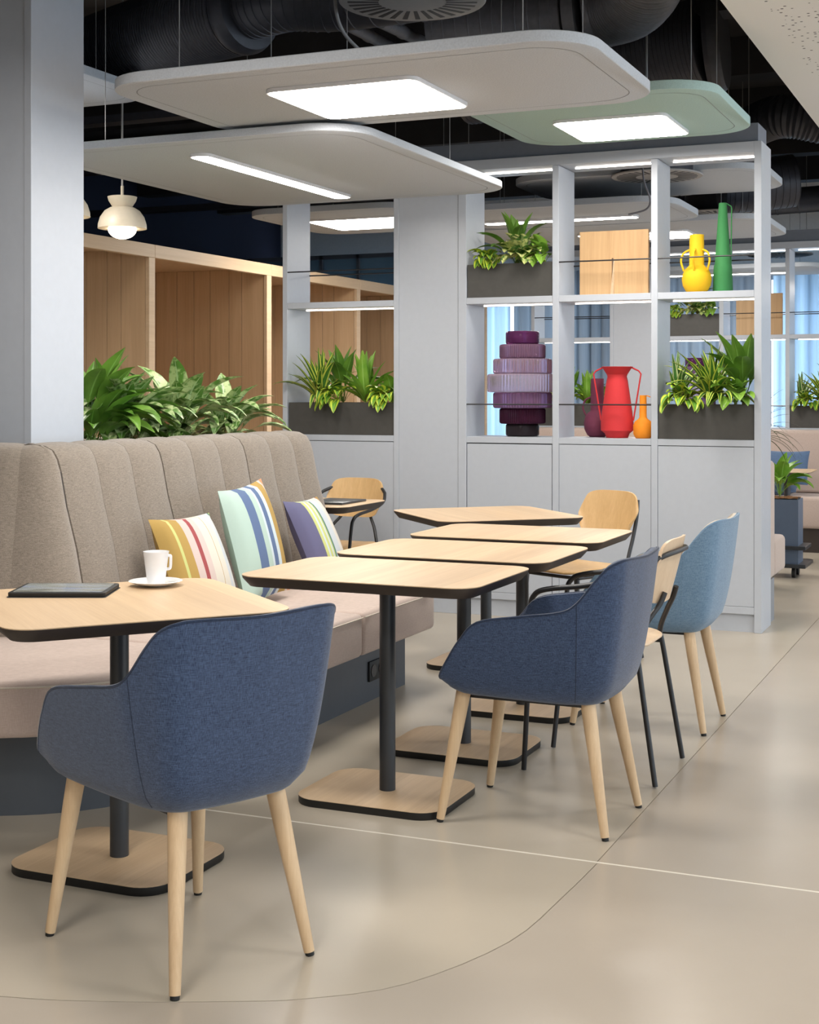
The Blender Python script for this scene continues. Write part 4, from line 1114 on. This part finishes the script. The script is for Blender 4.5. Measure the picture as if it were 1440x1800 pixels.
tag(MB().tube([f1, f1 + de * 0.03, f1 + de * 0.08, f1 + de * 0.10], [0.31, 0.325, 0.325, 0.31], 36).build('duct_collar', 'duct_dark', None, 25), 'bolted flange at the end of the wide black duct', 'duct collar')
ribduct('flexible_duct', 'crumpled black flexible duct beside the soffit', [pt(1300, 235, 11.0), pt(1370, 205, 10.4), pt(1450, 215, 10.3)], 0.15, 0.03, 0.010)
ribduct('flexible_duct', 'crumpled grey flexible duct hanging above the divider end', [pt(1205, 300, 11.6), pt(1260, 292, 11.3), pt(1330, 285, 11.2)], 0.11, 0.035, 0.012, 'duct_grey')
seamduct('spiral_duct', 'dark round duct seen right of the divider top', [pt(1268, 330, 11.9), pt(1330, 325, 11.9), pt(1395, 318, 11.9)], 0.22, 0.2)
seamduct('spiral_duct', 'slim dark duct under the far ceiling', [pt(1080, 375, 13.8), pt(1500, 345, 13.0)], 0.12, 0.25)
for i, (p, q, lab) in enumerate(((pt(610, 42, 6.9), pt(700, 90, 8.2), 'grey pipe running back from beside the round diffuser'), (pt(670, 38, 6.9), pt(760, 82, 8.2), 'second grey pipe to the right of the first one'))):
    tag(MB().tube([p, p.lerp(q, 0.35), p.lerp(q, 0.36), p.lerp(q, 0.4), p.lerp(q, 0.41), q], [0.032, 0.032, 0.036, 0.036, 0.032, 0.032], 16).build('pipe', 'duct_grey', None, 30), lab, 'pipe')
# joists and cable trays under the slab
for i, (y, z) in enumerate(((8.6, 3.62), (10.4, 3.62), (12.2, 3.62), (14.0, 3.62), (15.8, 3.62), (6.8, 3.62))):
    struct(MB().box(XL, -1.2, y, y + 0.22, z, 3.9).build('trim_%d' % (i + 2), 'ceiling_dark', smooth=0), 'dark ceiling beam')
CT = [(7.9, 3.12, 'dark cable tray nearest the booths, high at the left'), (9.3, 3.05, 'second dark cable tray above the booths'), (11.2, 3.0, 'dark cable tray far above the booths')]
for y, z, lab in CT:
    tag(MB().box(-9.3, -4.4, y, y + 0.12, z, z + 0.05).build('cable_tray', 'duct_dark', smooth=0), lab, 'cable tray')
def swirl(label, p, r, z_top=3.9):
    t = thing('air_diffuser', label, 'air diffuser', (p.x, p.y, p.z), 0, 'round ceiling air diffusers')
    MB().lathe([(r - 0.004, 0), (r, 0.004), (r, 0.010), (r * 0.97, 0.016), (r * 0.5, 0.02)], 48).build('plate', 'diffuser_grey', t, 40)
    n = 30
    for k in range(n):
        a = 2 * PI * k / n
        c, s = math.cos(a), math.sin(a); w = 0.011 * r / 0.3; sk_ = 0.02
        r0, r1 = r * 0.46, r * 0.88
        q = [(r0 * c - w * 0.7 * -s, r0 * s - w * 0.7 * c), (r0 * c + w * 0.7 * -s, r0 * s + w * 0.7 * c), (r1 * c + w * -s, r1 * s + w * c), (r1 * c - w * -s, r1 * s - w * c)]
        MB().add([(x, y, -0.0012) for x, y in q] + [(x, y, -0.0002) for x, y in q], [(3, 2, 1, 0), (4, 5, 6, 7), (0, 1, 5, 4), (1, 2, 6, 5), (2, 3, 7, 6), (3, 0, 4, 7)]).build('slot', 'edge_black', t, 0)
    MB().tube([(0, 0, 0.018), (0, 0, 0.16)], [r * 0.8, r * 0.8], 32).build('plenum', 'duct_dark', t, 40)
    for sx in (-0.8, 0.8): MB().tube([(r * sx, 0, 0.015), (r * sx, 0, z_top - p.z)], 0.003, 6).build('hanger', 'wire', t, 40)
    return t
swirl('round slotted air diffuser cut off by the top of the picture', pt(725, 4, 5.8), 0.30)
swirl('round slotted air diffuser seen through the top of the divider', pt(1155, 311, 9.4), 0.30)
swirl('far round air diffuser behind the tall green vase', pt(1262, 378, 12.6), 0.36)
swirl('far round air diffuser at the right behind the divider post', pt(1372, 449, 15.2), 0.34)
cyl = pt(1137, 154, 7.6)
t = thing('ceiling_rose', 'small white cylinder fitting hanging above the green ceiling panel', 'fitting', (cyl.x, cyl.y, cyl.z))
MB().lathe([(0.034, -0.022), (0.036, -0.02), (0.036, 0.024), (0.034, 0.026)], 28).build('body', 'paint_white', t, 40)
MB().tube([(0, 0, 0.024), (0, 0, 3.9 - cyl.z)], 0.006, 6).build('stem', 'wire', t, 40)
MB().tube([(0, 0, -0.06), (0, 0, -0.02)], 0.004, 6).build('nozzle', 'wire', t, 40)
tag(MB().tube(cat([pt(588, -25, 6.0), pt(592, 25, 6.0), pt(606, 60, 6.02), pt(632, 88, 6.05)], 6), 0.008, 8).build('cable', 'wire', None, 50), 'grey cable looping down beside the round diffuser', 'cable')
tag(MB().tube(cat([pt(1130, 150, 8.9), pt(1130, 285, 8.9), pt(1133, 320, 8.9), pt(1143, 350, 8.92), pt(1136, 368, 8.95), pt(1105, 377, 9.0)], 6), 0.006, 8).build('cable', 'duct_grey', None, 50), 'dark cable hanging in front of the strip light panel', 'cable')

# ------------------------------------------------------------------ bench backed on to the divider, far bench, wheeled planter
bn = thing('bench', 'beige bench backed on to the divider, only its end showing', 'bench', (0, 0, 0))
MB().rbox(-4.25, -1.335, 8.272, 8.50, 0.245, 0.93, 0.03, 3).build('backrest', 'seat_cloth', bn, 50)
MB().rbox(-4.25, -1.335, 8.502, 8.90, 0.245, 0.462, 0.03, 3).build('seat_cushion', 'seat_cloth', bn, 50)
MB().box(-4.2, -1.34, 8.275, 8.49, 0, 0.2445).build('plinth', 'plinth_grey', bn, 0)
b2 = thing('bench', 'long beige bench in front of the farther divider', 'bench', (0, 0, 0))
MB().rbox(-4.3, 0.4, 12.60, 12.88, 0.46, 1.0, 0.03, 3).build('backrest', 'seat_cloth', b2, 50)
MB().rbox(-4.3, 0.4, 12.10, 12.62, 0.20, 0.46, 0.03, 3).build('seat_cushion', 'seat_cloth', b2, 50)
MB().box(-4.3, 0.4, 12.14, 12.85, 0, 0.2).build('plinth', 'edge_brown', b2, 0)
cushion('plain blue cushion leaning upright on the far beige bench', 'blue_cushion', pt(1383, 822, 11.95) , (0.36, 0.03, 0), (0.0, 0.14, 0.28), 0.10, group='blue cushions on the far bench')
cushion('plain blue cushion lying low on the far bench behind the small table', 'blue_cushion', (-1.95, 12.36, 0.52), (0.40, 0.02, 0.0), (0.0, 0.30, 0.06), 0.10, group='blue cushions on the far bench')
tc = pz(1398, 827, 0.72)
t = thing('side_table', 'small oak table before the far beige bench', 'table', (tc.x - 0.06, tc.y, 0))
MB().loft([ring(rrect(0.34, 0.5, 0.06, 5), 0.70), ring(rrect(0.40, 0.56, 0.08, 5), 0.715)]).build('edge_band', 'edge_brown', t, 40)
MB().loft([ring(rrect(0.40, 0.56, 0.08, 5), 0.7152), ring(rrect(0.40, 0.56, 0.08, 5), 0.72)]).build('tabletop', 'oak_top', t, 40)
MB().tube([(0, 0, 0.02), (0, 0, 0.70)], 0.025, 16).build('pole', 'dark_steel', t, 40)
MB().loft([ring(rrect(0.36, 0.36, 0.06, 5), 0.0), ring(rrect(0.36, 0.36, 0.06, 5), 0.02)]).build('base_plate', 'dark_steel', t, 40)
wp = thing('wheeled_planter', 'slate blue box planter on castors beyond the divider', 'planter', (-1.62, 10.53, 0))
m = MB().box(-0.145, 0.145, -0.12, 0.12, 0.10, 0.56)
m.build('box', 'planter_blue', wp, 0)
mulch(wp, 0.27, 0.22, 0.568, 0.008)
for z in (0.075, 0.205):
    MB().rbox(-0.20, 0.20, -0.15, 0.15, z, z + 0.026, 0.003, 1).build('ledge', 'dark_steel', wp, 30)
for sx in (-0.11, 0.11):
    for sy in (-0.09, 0.09):
        MB().tube([(sx - 0.012, sy, 0.037), (sx + 0.012, sy, 0.037)], 0.036, 16).build('castor', 'rubber', wp, 40)
leafset('wide', 'leaf_bright', 0.36, 0.105, 0.35, 'ovate', ((86, 50), (78, 10), (68, -25), (55, -45)))
plant('leafy_plant', 'bright green leafy plant growing in the wheeled planter', 'wide', (-1.62, 10.52, 0.585), 22, 0.85, 61, 'leafy plants beyond the divider', bias=-0.6)
mp = pt(1322, 770, 9.75)
fp = thing('floor_pot', 'floor pot hidden behind the divider end', 'pot', (mp.x, mp.y, 0))
MB().lathe([(0.11, 0), (0.13, 0.02), (0.15, 0.45), (0.14, 0.45), (0.13, 0.40), (0.0, 0.40)], 28).build('pot', 'planter_metal', fp, 40)
MB().tube([(0, 0, 0.40), (0.01, 0, 0.75), (0, 0, mp.z)], 0.012, 8).build('trunk', 'stalk', fp, 40)
plant('dracaena_marginata', 'spiky thin-leaved plant sticking out behind the divider end', 'thin', (mp.x, mp.y, mp.z), 44, 0.95, 62, 'leafy plants beyond the divider', bias=0.2)

# ------------------------------------------------------------------ curtains
def curtain(label, x0, x1, y, z0, z1, mat, seed, wl=0.16):
    rnd = random.Random(seed); n = int((x1 - x0) / 0.02); cols = []
    ph = 0
    for i in range(n + 1):
        ph += 0.02 / wl * 2 * PI * rnd.uniform(0.75, 1.25)
        cols.append((x0 + (x1 - x0) * i / n, y + 0.05 * math.sin(ph)))
    m = MB().loft([[(x, yy, z) for x, yy in cols] for z in (z0, (z0 + z1) / 2, z1)], False, False, closed=False)
    return tag(m.build('curtain', mat, None, 80), label, 'curtain', 'blue curtains along the window wall')
curtain('grey-blue curtain at the far left of the window wall', -9.3, -6.62, 17.2, 0.02, 2.85, 'curtain_blue', 1)
curtain('sheer bright blue curtain beside the purple vase', -6.60, -6.0, 17.2, 0.02, 2.85, 'curtain_sheer', 2)
curtain('wide grey-blue curtain in the middle of the window wall', -5.98, -2.75, 17.2, 0.02, 2.85, 'curtain_blue', 3)
curtain('sheer bright blue curtain at the right edge of the picture', -2.73, -1.1, 17.2, 0.02, 2.85, 'curtain_sheer', 4)
curtain('grey-blue curtain at the right end of the window wall', -1.08, 5.5, 17.2, 0.02, 2.85, 'curtain_blue', 5)

# ------------------------------------------------------------------ suspension wires pass beside the ducts, not through them
bpy.context.view_layer.update()
for o in [x for x in bpy.data.objects if x.name.startswith('suspension_wire')]:
    p = o.parent; base = Vector(o.data.vertices[0].co) + Vector(p.location)
    w_ = next(c for c in p.children if c.name.startswith('felt_panel')).dimensions
    def hit(dx, dy):
        for pts, r in DUCTS:
            for q in pts:
                if (q.x - base.x - dx) ** 2 + (q.y - base.y - dy) ** 2 < (r + 0.03) ** 2 and q.z + r > base.z: return True
        return False
    cand = sorted(((dx, dy) for dx in [k * 0.1 for k in range(-16, 17)] for dy in [k * 0.1 for k in range(-16, 17)]
                   if abs(base.x + dx - p.location.x) < w_.x / 2 - 0.12 and abs(base.y + dy - p.location.y) < w_.y / 2 - 0.12), key=lambda c: c[0] ** 2 + c[1] ** 2)
    for dx, dy in cand:
        if not hit(dx, dy): o.location = (dx, dy, 0); break
